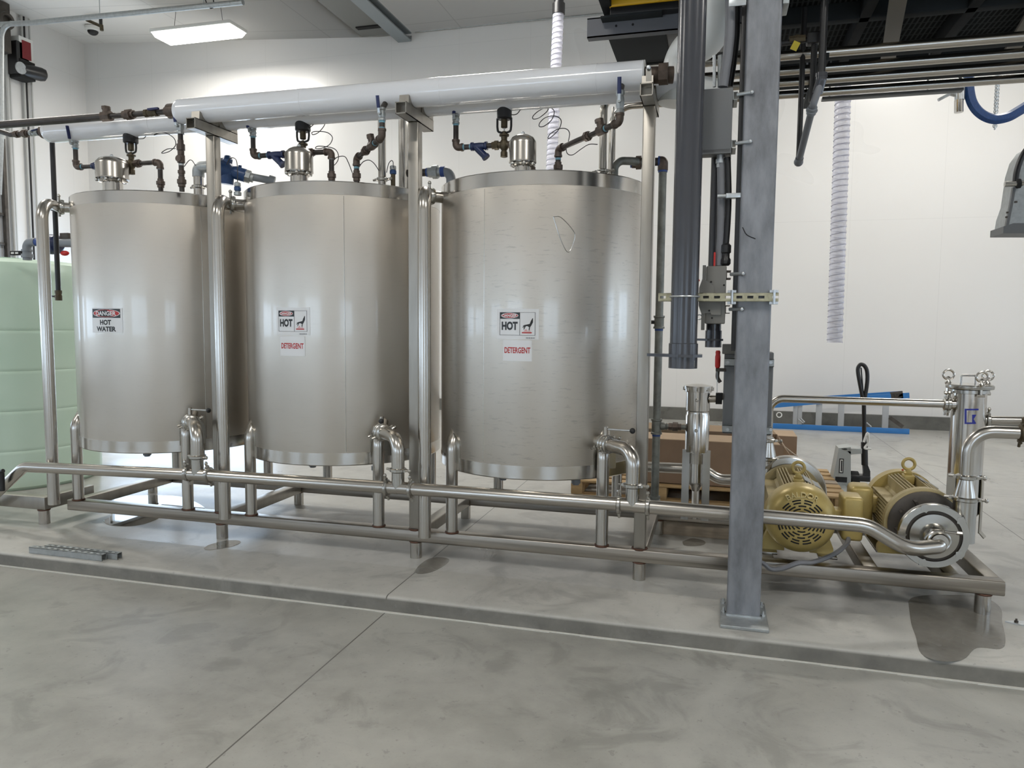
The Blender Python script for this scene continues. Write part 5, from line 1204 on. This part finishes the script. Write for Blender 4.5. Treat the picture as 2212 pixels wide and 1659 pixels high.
for i,y in enumerate((y1+.12,y2+.11,y3+.13)):
    b=MB(); b.bbx((2.02,y-.03,RZ+.0),(8.6,y+.03,RZ+.05),.004); tag(b.build('cable_ladder_rail',M['deckf']),['dark rail between the two topmost overhead pipes','dark rail between the second and third overhead pipes','dark rail between the two lowest overhead pipes'][i],'rail','dark rails between the overhead pipes')
b=MB(); yy_=y4+.20; b.bbx((qy(1775,212,yy_).x,yy_-.03,RZ-.0),(qy(2080,188,yy_).x,yy_+.03,RZ+.02),.004); b.tube([(2.5,yy_,RZ+.01),(2.5,yy_,MZ0+.02)],.005,6); b.tube([(3.1,yy_,RZ+.01),(3.1,yy_,MZ0+.02)],.005,6); tag(b.build('light_rail',M['cab']),'short pale metal rail just below the lowest overhead pipe','rail')
# white insulated elbows right of the headers
t=thing('insulated_riser','white insulated pipe with two thick elbows, behind the large grey pipe','pipe',(1.75,.13,2.8))
p=[qy(1458,205,.16),qy(1474,115,.16),qy(1500,112,.10),qy(1540,112,.0),qy(1540,40,.0),qy(1540,-60,.0)]
x4=qy(1541,60,-.12).x; pp=[V(p[0].x,.16,HZ-.10),V(p[1].x,.16,p[1].z),V(x4,-.10,p[1].z-.01),V(x4,-.10,4.6),V(x4,1.5,4.6),V(x4,1.5,ZC2-.02)]
b=MB(); b.tube(pp,.100,36,bend=.10); b.build('jacket',M['jacketb'],t)
b=MB(); b.tube([V(p[0].x,.15,HZ),V(1.8,.15,HZ-.06)],.075,30); b.build('lower_jacket',M['jacketb'],t)
x=qy(1435,180,YH1).x; b=MB(); b.tube([(xb,YH1,HZ),(p[0].x,YH1+.03,HZ)],.045,20); b.tube([(x-.03,YH1,HZ),(x+.02,YH1,HZ)],.06,8); b.build('flange_fitting',M['fit'],t)
b=MB(); b.lathe([(.012,0),(.013,.004),(.009,.010),(0,.011)],qy(1401,146,YH1-.10),(0,-1,0),6); b.build('clamp_bolt',M['zincl'],t)
b=MB(); b.sq([qy(1401,148,YH1-.09),qy(1402,188,YH1-.09)],.03,.006,up=V(0,-1,0)); b.build('hanging_strap',M['bare'],t)
# drain pipes on the right, hanging from the platform
DYY=-.05; A=lambda x,y: qy(x,y,DYY)
t=thing('drain_trap','black and grey drain pipe with elbows hanging below the platform, right of the column','pipe',(A(1725,355).x,DYY,A(1725,355).z))
xx=A(1777,100).x
b=MB(); b.tube([(xx,DYY,A(1777,160).z),(xx,DYY,3.32)],.0185,16); b.build('black_drop',M['black'],t)
p1=V(xx-.003,DYY,A(1773,180).z); p2=A(1757,225); p3=qy(1725,350,.28)
b=MB(); b.tube([V(xx,DYY,A(1777,158).z),V(xx,DYY,A(1777,172).z),p1+V(-.012,.02,-.045)],.027,16,bend=.02); b.tube([V(xx,DYY,A(1777,166).z),V(xx,DYY,A(1777,158).z)],.030,16); b.build('grey_elbow',M['pvc'],t)
b=MB(); b.tube([p1,p2,p3],.0185,16,bend=.03); b.build('grey_pipe',M['cableg'],t)
b=MB(); d=(p3-p2).normalized(); b.tube([p2+d*.02,p2+d*.06],.025,14); b.torus(p2+d*.04,d,.026,.004,20,6); b.build('coupling',M['pvcl'],t)
b=MB(); b.ball(p3,.026,14); b.tube([p3-d*.03,p3],.023,12); b.build('trap_elbow',M['cableg'],t)
b=MB(); b.tube([p3,V(p3.x,p3.y+.0,RZ+.25)],.015,12); b.build('black_riser',M['blackp'],t)
x2=qy(1757,150,.02); b=MB(); b.tube([V(x2.x,.02,qy(1757,220,.02).z),V(x2.x,.02,qy(1757,85,.02).z)],.0165,12); b.build('second_drop',M['black'],t)
b=MB(); c0=qy(1757,84,.02); b.bbx((c0.x-.035,-.01,c0.z-.03),(c0.x+.03,.05,c0.z+.03),.008); b.tube([c0,c0+V(-.16,0,-.01)],.014,12); b.build('tee',M['black'],t)
c1_=qy(1722,85,.02); b=MB(); b.lathe([(.021,-.04),(.021,-.02),(.026,0),(.021,.02),(.021,.04)],c1_,(1,0,0),8); bv=b.build('ball_valve',M['brass'],t)
b=MB(); b.sq([c1_+V(.0,-.02,-.02),c1_+V(-.02,-.02,-.06)],.035,.006,up=V(0,-1,0)); b.build('yellow_lever',mat('yellow_lever',(.55,.45,.03),.4),bv)
b=MB(); c0=qy(1697,12,CY0+.1); b.bbx((CX1+.001,CY0,c0.z-.03),(CX1+.03,CY0+.15,c0.z+.3),.004); tag(b.build('column_bracket',M['galv']),'small galvanised bracket on the right face of the column top','bracket')
# ================= green tank =================
GX,GYc,GR_=-4.60,1.15,.73
def gt_r(): 
    return GR_
zs=qy(60,560,GYc-GR_+.08).z+.055
t=thing('plastic_tank','large translucent green plastic tank at the left edge','tank',(GX,GYc,0))
pr=[(0,0),(GR_-.03,0),(GR_,.03)]
for z in (.35,.70,1.05,1.40): pr+=[(GR_,z-.03),(GR_,z-.007),(GR_-.004,z),(GR_,z+.007),(GR_,z+.03)]
pr+=[(GR_,zs-.16),(GR_-.012,zs-.11),(GR_-.05,zs-.05),(GR_-.13,zs-.015),(GR_-.35,zs-.005),(.2,zs),(.2,zs+.02),(0,zs+.02)]
MB().lathe(pr,(GX,GYc,0),seg=72).build('tank_shell',M['green'],t,sharp=30)
b=MB(); b.torus(qy(2,775,.5),(1,0,.3),.03,.012,16,8); 
p_=qy(3,1030,-.3); b=MB(); b.tube([p_+V(0,0,-.10),p_+V(0,0,.03)],.02,12); b.tube([p_+V(-.04,0,.02),p_+V(.02,0,.045)],.014,10); tag(b.build('tank_drain_valve',M['black']),'small black valve at the far left beside the bottom pipe','valve')
# ================= pallet, boxes =================
PZ=.145
t=thing('wooden_pallet','long pine pallet on the floor behind the right tank and the column','pallet',(1.75,2.45,0))
xa_,xb_=.62,2.86; ya_,yb_=1.98,3.15
for i in range(7):
    y=ya_+i*(yb_-ya_-.1)/6; MB().bbx((xa_,y,PZ-.02),(xb_,y+.12,PZ),.003).build('deck_board',M['wood'] if i!=3 else M['woodg'],t)
for x in (xa_,xa_+.72,xa_+1.45,xb_-.1): MB().bbx((x,ya_,.022),(x+.1,yb_,PZ-.021),.003).build('stringer',M['wood'],t)
for i in (0,3,6):
    y=ya_+i*(yb_-ya_-.1)/6; MB().bbx((xa_,y,0),(xb_,y+.10,.021),.003).build('bottom_board',M['wood'],t)
# weathered board in front
a=qz(1424,1146,0.02); c=qz(1566,1152,.02)
b=MB(); b.bbx((a.x-.02,a.y-.02,.0),(c.x+.3,a.y+.02,.10),.003); tag(b.build('timber_board',M['woodg']),'weathered timber board on edge on the floor behind the skid, left of the column','board')
# open flat cardboard box
bx0,bx1,by0,by1=1.10,qy(1690,990,2.05).x,2.05,2.7; bz=PZ; bt=qy(1600,958,by0).z
t=thing('cardboard_box','long open brown cardboard box on the pallet behind the column','box',((bx0+bx1)/2,2.45,PZ),'cardboard boxes')
th=.006
b=MB(); b.bb((bx0,by0,bz),(bx1,by0+th,bt)); b.bb((bx0,by1,bz),(bx1,by1+th,bt)); b.bb((bx0,by0,bz),(bx0+th,by1,bt)); b.bb((bx1,by0,bz),(bx1+th,by1,bt)); b.bb((bx0,by0,bz),(bx1,by1,bz+th)); b.build('box_walls',M['card'],t)
b=MB(); b.poly([(bx0,by0,bt),(bx1-.02,by0,bt),(bx1-.06,by0+.30,bt+.012),(bx0+.05,by0+.30,bt+.012)],(0,0,.006)); b.build('front_flap',M['cardi'],t)
b=MB(); b.poly([(bx0,by1,bt),(bx1,by1,bt),(bx1-.05,by1+.05,bt+.05),(bx0+.05,by1+.05,bt+.05)],(0,.006,0)); b.build('back_flap',M['cardi'],t)
b=MB(); b.poly([(bx1,by0+.02,bt),(bx1,by1-.02,bt),(bx1+.07,by1-.08,bt-.10),(bx1+.07,by0+.1,bt-.10)],(0,0,.006)); b.build('side_flap',M['cardi'],t)
b=MB(); b.bb((bx0+.02,by0+.05,bt-.06),(bx1-.7,by1-.05,bt-.05)); b.build('green_lining',mat('green_foam',(.16,.28,.22),.7),t)
c0=qy(1722,948,3.2); t=thing('cardboard_box','plain brown cardboard box with a closed lid behind the open one','box',(c0.x-.3,3.35,0),'cardboard boxes')
zt=qy(1722,944,3.2).z
b=MB(); b.bbx((c0.x-.75,3.2,0),(c0.x,3.62,zt),.004); b.build('box_body',M['card'],t)
b=MB(); b.bb((c0.x-.75,3.2,zt),(c0.x,3.62,zt+.004)); b.build('lid_flap',M['cardi'],t)
b=MB(); p0=qy(1690,962,2.35); p1=qz(1757,1012,PZ+.01); p1=qy(1757,1014,1.95); b.sq([p0,p1],.012,.012); tag(b.build('strapping_stick',M['woodg']),'thin strip leaning from the open cardboard box down to the pallet','strip')
# ================= pallet jack =================
JYp=2.75; A=lambda x,y,Y=JYp: qy(x,y,Y)
t=thing('pallet_jack','grey pallet jack with a tall black loop handle, behind the two pump motors','pallet jack',(A(1830,1070).x,JYp,0))
b=MB(); pts=[A(1789,1085),A(1812,968),A(1838,966),A(1838,1090)]; b.poly(pts,(0,.18,0)); b.build('battery_frame',M['jackg'],t)
b=MB(); pts=[A(1812,968),A(1862,970),A(1862,980),A(1838,982),A(1830,975)]; b.poly(pts,(0,.18,0)); b.build('top_bracket',M['jackg'],t)
for (x0,x1,y0,y1_,m) in ((1812,1823,991,1022,'black'),(1814,1821,993,1020,'white'),(1816,1820,995,1018,'black'),(1804,1830,1031,1041,'black')):
    p0=A(x0,y1_,JYp-.002-(.001 if m=='white' else .002 if x0==1816 else 0)); p1=A(x1,y0,JYp-.002-(.001 if m=='white' else .002 if x0==1816 else 0)); b=MB(); b.bb((p0.x,p0.y,p0.z),(p1.x,p0.y+.002,p1.z)); b.build('sticker',M[m],t)
b=MB(); b.lathe([(.012,0),(.012,.004),(0,.004)],A(1806,1055,JYp-.001),(0,-1,0),14); b.build('wheel_bolt',M['cast'],t)
for px in (1795,1836):
    b=MB(); p=A(px,1075); b.bbx((p.x-.02,1.75,.055),(p.x+.12,JYp+.1,.085),.01); b.build('fork',M['jackg'],t)
p=A(1851,1030); b=MB(); b.lathe([(.045,A(1,1036).z),(.058,A(1,1034).z),(.058,A(1,1018).z),(.05,A(1,1016).z),(.05,A(1,1006).z),(0,A(1,1006).z)],(p.x,JYp+.09,0),seg=20); b.build('pump_body',M['blackp'],t)
b=MB(); b.tube([(p.x,JYp+.09,A(1,1010).z),(p.x,JYp+.09,A(1,978).z)],.022,16); b.build('ram',M['zincl'],t)
b=MB(); b.bbx(A(1836,1040)+V(0,.02,0),A(1882,1030)+V(0,.14,0),.008); b.build('yoke_plate',M['blackp'],t)
b=MB(); b.poly([A(1866,1032,JYp+.03),A(1880,1032,JYp+.03),A(1880,1018,JYp+.03),A(1873,1000,JYp+.03),A(1864,1000,JYp+.03)],(0,.05,0)); b.build('handle_hinge',M['blackp'],t)
hb=A(1868,1004,JYp+.05); h1=A(1866,866,JYp+.0)
b=MB(); b.tube([hb,A(1867,955,JYp+.04)],.028,14); b.tube([A(1867,958,JYp+.04),h1],.018,14); b.build('handle_tube',M['blackp'],t)
b=MB(); lp=[h1+V(0,0,-.02),A(1857,826,JYp),A(1853,800,JYp),A(1856,790,JYp),A(1861,787,JYp),A(1868,791,JYp),A(1873,803,JYp),A(1873,828,JYp),h1+V(.002,0,-.02)]
b.tube(smooth(lp,6),.017,12); b.tube([h1,A(1860,794,JYp)],.006,8); b.build('loop_handle',M['blackp'],t)
b=MB(); b.tube(smooth([A(1866,955,JYp+.0),A(1874,935,JYp-.01),A(1876,955,JYp),A(1868,968,JYp),A(1882,970,JYp-.01)],5),.010,6); b.build('tape_wrap',M['white'],t)
b=MB(); b.lathe([(.09,-.035),(.1,-.03),(.1,.03),(.09,.035)],(p.x-.005,JYp+.1,.10),(1,0,0),24); b.build('steer_wheel',M['dark'],t)
# ================= ladder lying by the wall =================
LY=7.05
A=lambda x,y,Y=LY: qy(x,y,Y)
t=thing('step_ladder','blue fibreglass stepladder lying on its side along the back wall','ladder',(A(1830,920).x,LY,0))
z0=.0; zl=A(1965,923).z
a_=A(1664,912); c_=A(1965,928)
b=MB(); b.bbx((a_.x-.1,LY,.0),(c_.x,LY+.03,.075),.004); b.build('lower_rail',M['ladblue'],t)
b=MB(); b.sq([A(1964,854),A(1755,868,LY),A(1655,877,LY)],.03,.075); b.build('upper_rail',M['ladblue'],t)
b=MB(); b.sq([A(1948,849,LY+.35),A(1690,866,LY+.25)],.03,.06); b.build('rear_upper_rail',M['ladblue'],t)
for (px,yt) in ((1717,872),(1727,872),(1768,869),(1816,866),(1912,858)):
    p=A(px,920); zt=A(px,yt).z; b=MB(); w_=.03 if px in (1717,1727) else .04; b.bbx((p.x-w_,LY+.002,.07),(p.x+w_,LY+.028,zt),.003); b.build('step',M['alu'],t)
b=MB(); b.sq([A(1924,855),A(1950,852)],.03,.10); b.build('top_spreader',M['cast'],t)
b=MB(); b.sq([A(1922,902),A(1950,922)],.03,.05); b.build('foot_brace',M['cast'],t)
for (x0,y0,x1,y1_) in ((1724,905,1735,914),(1730,904,1738,912),(1872,913,1882,922)): b=MB(); b.tube([A(x0,y0,LY-.01),A(x1,y1_,LY-.01)],.010,8); b.build('spreader_bar',M['alu'],t)
b=MB(); p=A(1680,893); b.bbx((p.x-.05,LY-.01,A(1,912).z),(p.x+.06,LY+.03,A(1,876).z),.004); cap=b.build('top_cap',M['black'],t)
b=MB(); b.torus((p.x+.02,LY-.012,p.z-.02),(0,1,0),.035,.008,20,6); b.build('emblem_ring',M['white'],cap)
# ================= strut offcuts on the slab =================
def stc(label,p0,p1,w_=.041):
    a=Vector(p0);c=Vector(p1); L=(c-a).length; ang=math.atan2(c.y-a.y,c.x-a.x)
    b=MB(); th=.003; H=w_; n=12; sl=[ (i+.5)*L/n for i in range(n)]
    # built along x then rotated
    xs=0; hw=.013/2; sL=.026
    for s_ in sl: b.bb((xs,-w_/2,H-th),(s_-sL/2,w_/2,H)); b.bb((s_-sL/2,-w_/2,H-th),(s_+sL/2,-hw,H)); b.bb((s_-sL/2,hw,H-th),(s_+sL/2,w_/2,H)); xs=s_+sL/2
    b.bb((xs,-w_/2,H-th),(L,w_/2,H))
    b.bb((0,-w_/2,0),(L,-w_/2+th,H)); b.bb((0,w_/2-th,0),(L,w_/2,H)); b.bb((0,-w_/2,0),(L,-w_/2+.010,th)); b.bb((0,w_/2-.010,0),(L,w_/2,th))
    o=b.build('strut_offcut',M['galv'],origin=(0,0,0),weld=False); o.location=a; o.rotation_euler=(0,0,ang); tag(o,label,'strut','slotted strut offcuts on the slab')
    return o
s0=qz(60,1196,0); s1=qz(222,1212,0)
stc('slotted galvanised strut offcut on the slab, the nearer one of the pair',(s0.x,s0.y+.03,0),(s1.x,s1.y+.012,0))
stc('slotted galvanised strut offcut on the slab, the farther one of the pair',(s0.x+.07,s0.y+.08,0),(s1.x+.07,s1.y+.062,0))
# anchor plate at right edge
p=qz(2200,1347,0); b=MB(); b.poly([(p.x-.06,p.y,0),(p.x,p.y-.028,0),(p.x+.12,p.y-.03,0),(p.x+.12,p.y+.03,0),(p.x,p.y+.028,0)],(0,0,.006))
t=thing('anchor_plate','small pointed zinc plate bolted to the slab at the right edge','plate',(p.x,p.y,0)); b.build('plate',M['zincl'],t); MB().lathe([(.010,.006),(.010,.014),(.005,.015),(.005,.024),(0,.024)],(p.x-.01,p.y,0),seg=6).build('bolt',M['cast'],t)
# ================= puddles and damp marks =================
def blob(name,label,pts,m,h,cat,z=0.):
    c=[qz(x,y,z) for x,y in pts]; c=smooth(c+[c[0]],5)[:-1]; b=MB(); b.poly([V(p.x,p.y,z+.0003) for p in c],(0,0,h)); o=b.build(name,M[m]); tag(o,label,cat); return o
blob('puddle','small oval puddle on the slab in front of the second skid foot',[(440,1184),(455,1176),(490,1168),(515,1168),(519,1173),(500,1181),(465,1187),(445,1188)],'water',.0012,'puddle')
blob('puddle','wide puddle on the slab beneath the left tank',[(215,1076),(260,1072),(340,1070),(395,1074),(440,1095),(430,1106),(360,1102),(280,1096),(225,1088)],'water',.0012,'puddle')
blob('puddle','shallow puddle in front of the left skid beam under the left tank',[(222,1125),(240,1115),(250,1105),(330,1108),(345,1118),(310,1132),(270,1137),(235,1134)],'water',.0010,'puddle')
blob('damp_patch','dark damp patch beside the slab joint before the middle skid foot',[(895,1236),(905,1222),(925,1208),(948,1204),(970,1208),(962,1220),(935,1235),(908,1240)],'damp',.0008,'stain')
blob('damp_patch','large dark damp patch on the slab under the right end of the skid',[(1962,1300),(1975,1290),(2030,1285),(2120,1290),(2160,1312),(2165,1345),(2172,1385),(2160,1402),(2110,1400),(2080,1425),(2030,1428),(1990,1412),(1978,1375),(1968,1345)],'damp',.0008,'stain')
blob('damp_patch','round damp ring on the slab between the skid beams left of the column',[(1474,1170),(1495,1163),(1520,1168),(1522,1176),(1500,1180),(1478,1178)],'damp',.0008,'stain')
# ================= clear hoses =================
def hosething(label,pts,r,pitch,top=None):
    b=MB(); p=fillet(pts,.3) if len(pts)>2 else [Vector(q) for q in pts]
    t=thing('clear_hose',label,'hose',pts[-1],'clear ribbed suction hoses')
    L=(Vector(pts[0])-Vector(pts[-1])).length; n=int(L/pitch); P=[]
    a=Vector(pts[0]); d=(Vector(pts[-1])-a)
    vs=[]; 
    prof=[]
    for i in range(n*4+1):
        u=i/(n*4); prof.append((r*(1+.05*math.cos(i*PI/2)),u*L))
    b.lathe([(q[0],q[1]) for q in prof],a,d,24)
    # drop the end caps for an open tube
    b.f=[f for f in b.f if len(f)==4]; b.mi=b.mi[:len(b.f)]
    b.build('hose_wall',M['hose'],t,sharp=80)
    if 'right tank' not in label: e=MB(); e.cyl(a-d.normalized()*.02,(a.x,a.y,cz(a.x)-.0),.02,10); e.torus(a,(0,0,1),r,.008); e.build('hanging_rod',M['zincl'],t)
    h=MB(); pp=[]; U=V(1,0,0); B=d.normalized().cross(U)
    for i in range(n*12+1): an=2*PI*i/12; pp.append(a+d*(i/(n*12))+U*(r*1.03*math.cos(an))+B*(r*1.03*math.sin(an)))
    h.tube(pp,r*.055,5); h.build('helix_wire',M['hosec'],t,sharp=80)
    return t
HY=3.4; hr=(qy(1836,400,HY)-qy(1802,400,HY)).length/2
t=hosething('clear ribbed hose hanging open-ended below the overhead pipes on the right',[qy(1822,180,HY),qy(1803,740,HY)],hr,.055)
t['label']='clear ribbed hose hanging open-ended below the overhead pipes on the right'
HY2=4.6; hr2=(qy(1215,200,HY2)-qy(1192,200,HY2)).length/2
a=qy(1207,12,HY2); c=qy(1189,420,HY2)
t=hosething('clear ribbed hose hanging behind the white headers and the right tank',[a,V(c.x,c.y,c.z)],hr2,.06)
b=MB(); b.lathe([(hr2*1.15,-.10),(hr2*1.15,.02),(hr2*1.0,.02)],a,(0,0,1),20); b.tube([a,a+V(0,0,cz(a.x)-a.z)],hr2*.9,16); b.build('black_cuff',M['black'],t)
# thin cables along wall top
cable('pair of dark cables drooping along the top of the back wall',[qy(x,y,YB-.10) for x,y in ((895,42),(930,46),(980,40),(1030,42),(1080,36),(1130,27),(1180,20),(1240,18),(1300,12),(1330,9))],.022,'cast',name='wall_cable')
cable('thin pale conduit line along the top of the back wall',[qy(x,y,YB-.05) for x,y in ((897,69),(1060,52),(1180,41),(1300,30),(1340,27))],.012,'galv',name='wall_conduit')
# ================= blue hose, nozzle, chain, reel at right =================
BY=2.3; A=lambda x,y,Y=BY: qy(x,y,Y)
cable('thick blue hose looping down at the upper right corner',[A(*q) for q in ((2092,150),(2093,190),(2100,222),(2118,245),(2145,257),(2175,253),(2200,240),(2240,215),(2290,185))],.038,'hoseb','hose',name='blue_hose')
t=thing('spray_nozzle','bright metal cam coupling with a lever hanging under the overhead pipes','coupling',A(2070,225)); 
b=MB(); b.tube([A(2071,243),A(2071,216)],.032,24); b.build('lower_collar',M['polish'],t)
b=MB(); b.tube([A(2073,216),A(2074,180)],.036,24); b.tube([A(2074,206),A(2052,200)],.022,14); b.build('coupling_body',M['zincl'],t)
b=MB(); b.sweep([A(2054,202),A(2040,209),A(2027,216)],[(.02*math.cos(q*PI/4),.012*math.sin(q*PI/4)) for q in range(8)]); b.build('lever',M['zincl'],t)
b=MB(); b.tube([A(2074,180),A(2074,150)],.012,10); b.tube([A(2074,150),V(A(2074,150).x,BY,3.6)],.01,8); b.build('hanger',M['black'],t)
t=thing('lifting_chain','thin steel chain hanging before the back wall at the upper right','chain',A(2150,275,4.0)); b=MB()
cA=A(2157,140,4.0)
for i in range(36):
    f_=i/35; c_=A(2157-8*f_,140+136*f_,4.0); dd=(V(1,0,0) if i%2 else V(0,1,0))
    b.torus(c_,dd,.018,.005,10,5)
b.build('chain_links',M['zincl'],t); MB().cyl(cA,(cA.x,cA.y,cz(cA.x)),.012,8).build('upper_chain',M['zincl'],t); t['label']='thin steel chain hanging before the back wall at the upper right'
RY_=2.6; A=lambda x,y,Y=RY_: qy(x,y,Y)
t=thing('hose_reel','grey machine frame with a curved black guard and a stub shaft at the right edge','machine',A(2230,505))
out=[A(*q) for q in ((2260,300),(2222,318),(2206,340),(2196,372),(2192,400),(2186,440),(2176,468),(2172,492),(2260,492))]
b=MB(); b.poly(out,(0,.25,0)); b.build('side_plate',M['galv'],t)
b=MB(); b.tube(smooth([A(*q,RY_-.0) for q in ((2250,300),(2222,318),(2206,342),(2196,372),(2193,400))],6),.022,10); b.build('curved_guard',M['black'],t)
b=MB(); b.sq([A(2190,405,RY_-.01),A(2184,440,RY_-.01),A(2174,490,RY_-.01)],.02,.035); b.build('slanted_arm',M['cab'],t)
b=MB(); b.poly([A(2168,489,RY_-.03),A(2190,482,RY_-.03),A(2260,482,RY_-.03),A(2260,504,RY_-.03),A(2167,504,RY_-.03)],(0,.3,0)); b.build('base_channel',M['cab'],t)
b=MB(); b.tube([A(2170,398,RY_-.03),A(2210,396,RY_-.03)],.022,18); b.build('stub_shaft',M['bare'],t)
b=MB(); b.tube([A(2196,397,RY_-.03),A(2204,396,RY_-.03)],.038,8); b.build('shaft_nut',M['dark'],t)
for (x,y) in ((2190,415),(2195,436),(2177,459),(2175,469)): b=MB(); b.bb(A(x-3,y+2,RY_-.025),A(x+3,y-2,RY_-.025)+V(0,.01,0)); b.build('frame_nut',M['cast'],t)
b=MB(); b.tube([A(2240,300,RY_+.1),V(A(2240,300).x,RY_+.1,cz(4))],.05,12); b.build('ceiling_post',M['cab'],t)
# ================= left wall gear =================
XW=XL+.02
def L(x,y,off=.05): return qx(x,y,XL+off)
t=thing('door_operator','black door operator with a round motor on the left wall below the red box','door operator',L(48,160,.1))
a=L(15,160,.05);c_=L(40,100,.05); b=MB(); b.bbx((XL+.04,min(a.y,c_.y),a.z),(XL+.28,max(a.y,c_.y),c_.z),.01); b.build('gearbox',M['blackp'],t)
a=L(20,168,.05);c_=L(46,138,.05); b=MB(); b.bbx((XL+.04,a.y,a.z),(XL+.30,c_.y+.05,c_.z),.01); b.build('mounting_plate',M['dark'],t)
p0=L(44,147,.32); b=MB(); b.tube([p0,p0+V(.02,0,0)],.10,24); b.build('sheave',M['zincl'],t)
b=MB(); b.lathe([(.09,0),(.115,.03),(.115,.32),(.10,.38),(.05,.41),(0,.41)],L(44,150,.22),(0.4,1,0),24); b.build('motor',M['blackp'],t)
t=thing('control_box','white wall box with a dark red cover high on the left wall','control box',L(50,110,.1))
a=L(43,132,.28);c_=L(71,88,.28); b=MB(); b.bbx((XL+.03,a.y,a.z),(XL+.28,c_.y,c_.z),.01); b.build('box_body',M['white'],t)
b=MB(); b.bb((XL+.281,a.y+.05,a.z+.07),(XL+.286,c_.y-.05,c_.z-.06)); rc=b.build('red_cover',M['redp'],t)
for i,(x,w_,m_) in enumerate(((8,.03,'condl'),(44,.022,'condl'),(50,.016,'blackp'),(61,.016,'condl'),(14,.014,'condl'))):
    y0=L(x,30+i*2,.04); b=MB(); b.cyl((XL+.05,y0.y,0.02),(XL+.05,y0.y,cz(XL)-.02),w_,12)
    tag(b.build('wall_conduit',M[m_]),['thicker pale vertical conduit on the left wall nearest the image edge','pale conduit on the left wall passing behind the red box','black conduit on the left wall passing behind the red box','thin pale conduit on the left wall right of the red box','thin pale conduit on the left wall left of the operator'][i],'conduit','vertical conduits on the left wall')
b=MB(); p=L(11,45,.3); b.bbx((XL+.02,p.y-.1,p.z-.5),(XL+.3,p.y+.1,cz(XL)-.03),.01); b.torus((XL+.34,p.y,p.z),(1,0,0),.11,.03,20,8); tag(b.build('door_spring_bracket',M['cast']),'dark bracket and pulley of the overhead door at the upper left corner','bracket')
# overhead door edge with track at far left
t=thing('overhead_door','dark framed overhead door and its track at the far left edge','door',V(XL+.05,L(6,560).y-.5,0))
yd=L(16,500,.08).y; zt=L(5,300,.08).z
b=MB(); b.bbx((XL+.05,yd-.06,0),(XL+.13,yd,zt),.006); b.build('door_track',M['cast'],t)
b=MB(); b.bb((XL+.01,yd-1.6,0),(XL+.05,yd-.06,zt)); b.build('door_panel',M['alu'],t)
for k in range(7):
    z=.25+k*.5
    if z<zt-.2: b=MB(); b.bbx((XL+.05,yd-1.6,z),(XL+.10,yd-.06,z+.05),.004); b.build('panel_rail',M['cast'],t)
# grey pipe hanging at the top left with a bend going down
Yp=4.6; A=lambda x,y,Y=Yp: qy(x,y,Y)
t=thing('overhead_conduit','long grey conduit crossing the top left corner, bending down at the left edge','conduit',A(0,300))
b=MB(); b.tube([A(-2,420),A(3,300),A(3,110),A(3,52)+V(0,0,0),A(60,50),A(525,5)],.036,20,bend=.42); b.build('bent_conduit',M['galv'],t)
b=MB(); b.tube([A(-60,57,Yp+.1),A(50,50,Yp+.05)],.036,16); b.build('branch_conduit',M['galv'],t)
p=A(455,6); b=MB(); b.tube(smooth([A(440,-10),A(447,8),A(455,18),A(462,14),A(461,0)],5),.008,8); b.build('hook_hanger',M['blackp'],t)
b=MB(); b.bbx(A(472,10,Yp-.04),A(496,3,Yp-.04)+V(0,.03,0),.004); b.build('coupling_clamp',M['galv'],t)
for px in (216,440): b=MB(); c_=A(px,37-(px-216)*.11); b.cyl(c_,(c_.x,c_.y,cz(c_.x)),.006,8); b.build('hanger_rod',M['zincl'],t)
# sprinkler drop, camera dome
Ys=6.4; A=lambda x,y,Y=Ys: qy(x,y,Y)
t=thing('sprinkler_drop','black sprinkler drop with a brass arm below the ceiling at upper left','sprinkler',A(219,62))
p=A(218,58); b=MB(); b.cyl(p,(p.x,p.y,cz(p.x)),.028,12); b.build('drop_pipe',M['black'],t)
b=MB(); b.tube([A(219,57),A(187,43)],.026,10); b.tube([A(219,54),A(220,66)],.03,10); b.build('side_arm',M['brass'],t)
Yc_=6.9; p=qy(201,77,Yc_); zc_=cz(p.x)
t=thing('dome_camera','small white dome camera on the ceiling in the upper left','camera',(p.x,Yc_,zc_-.12)); b=MB(); b.lathe([(.13,-.012),(.13,-.06),(.11,-.08),(0,-.08)],(p.x,Yc_,zc_-.002),seg=28); b.build('base',M['white'],t); b=MB(); b.ball((p.x,Yc_,zc_-.08),.09,20,(1,1,.8)); b.build('dark_dome',M['black'],t)
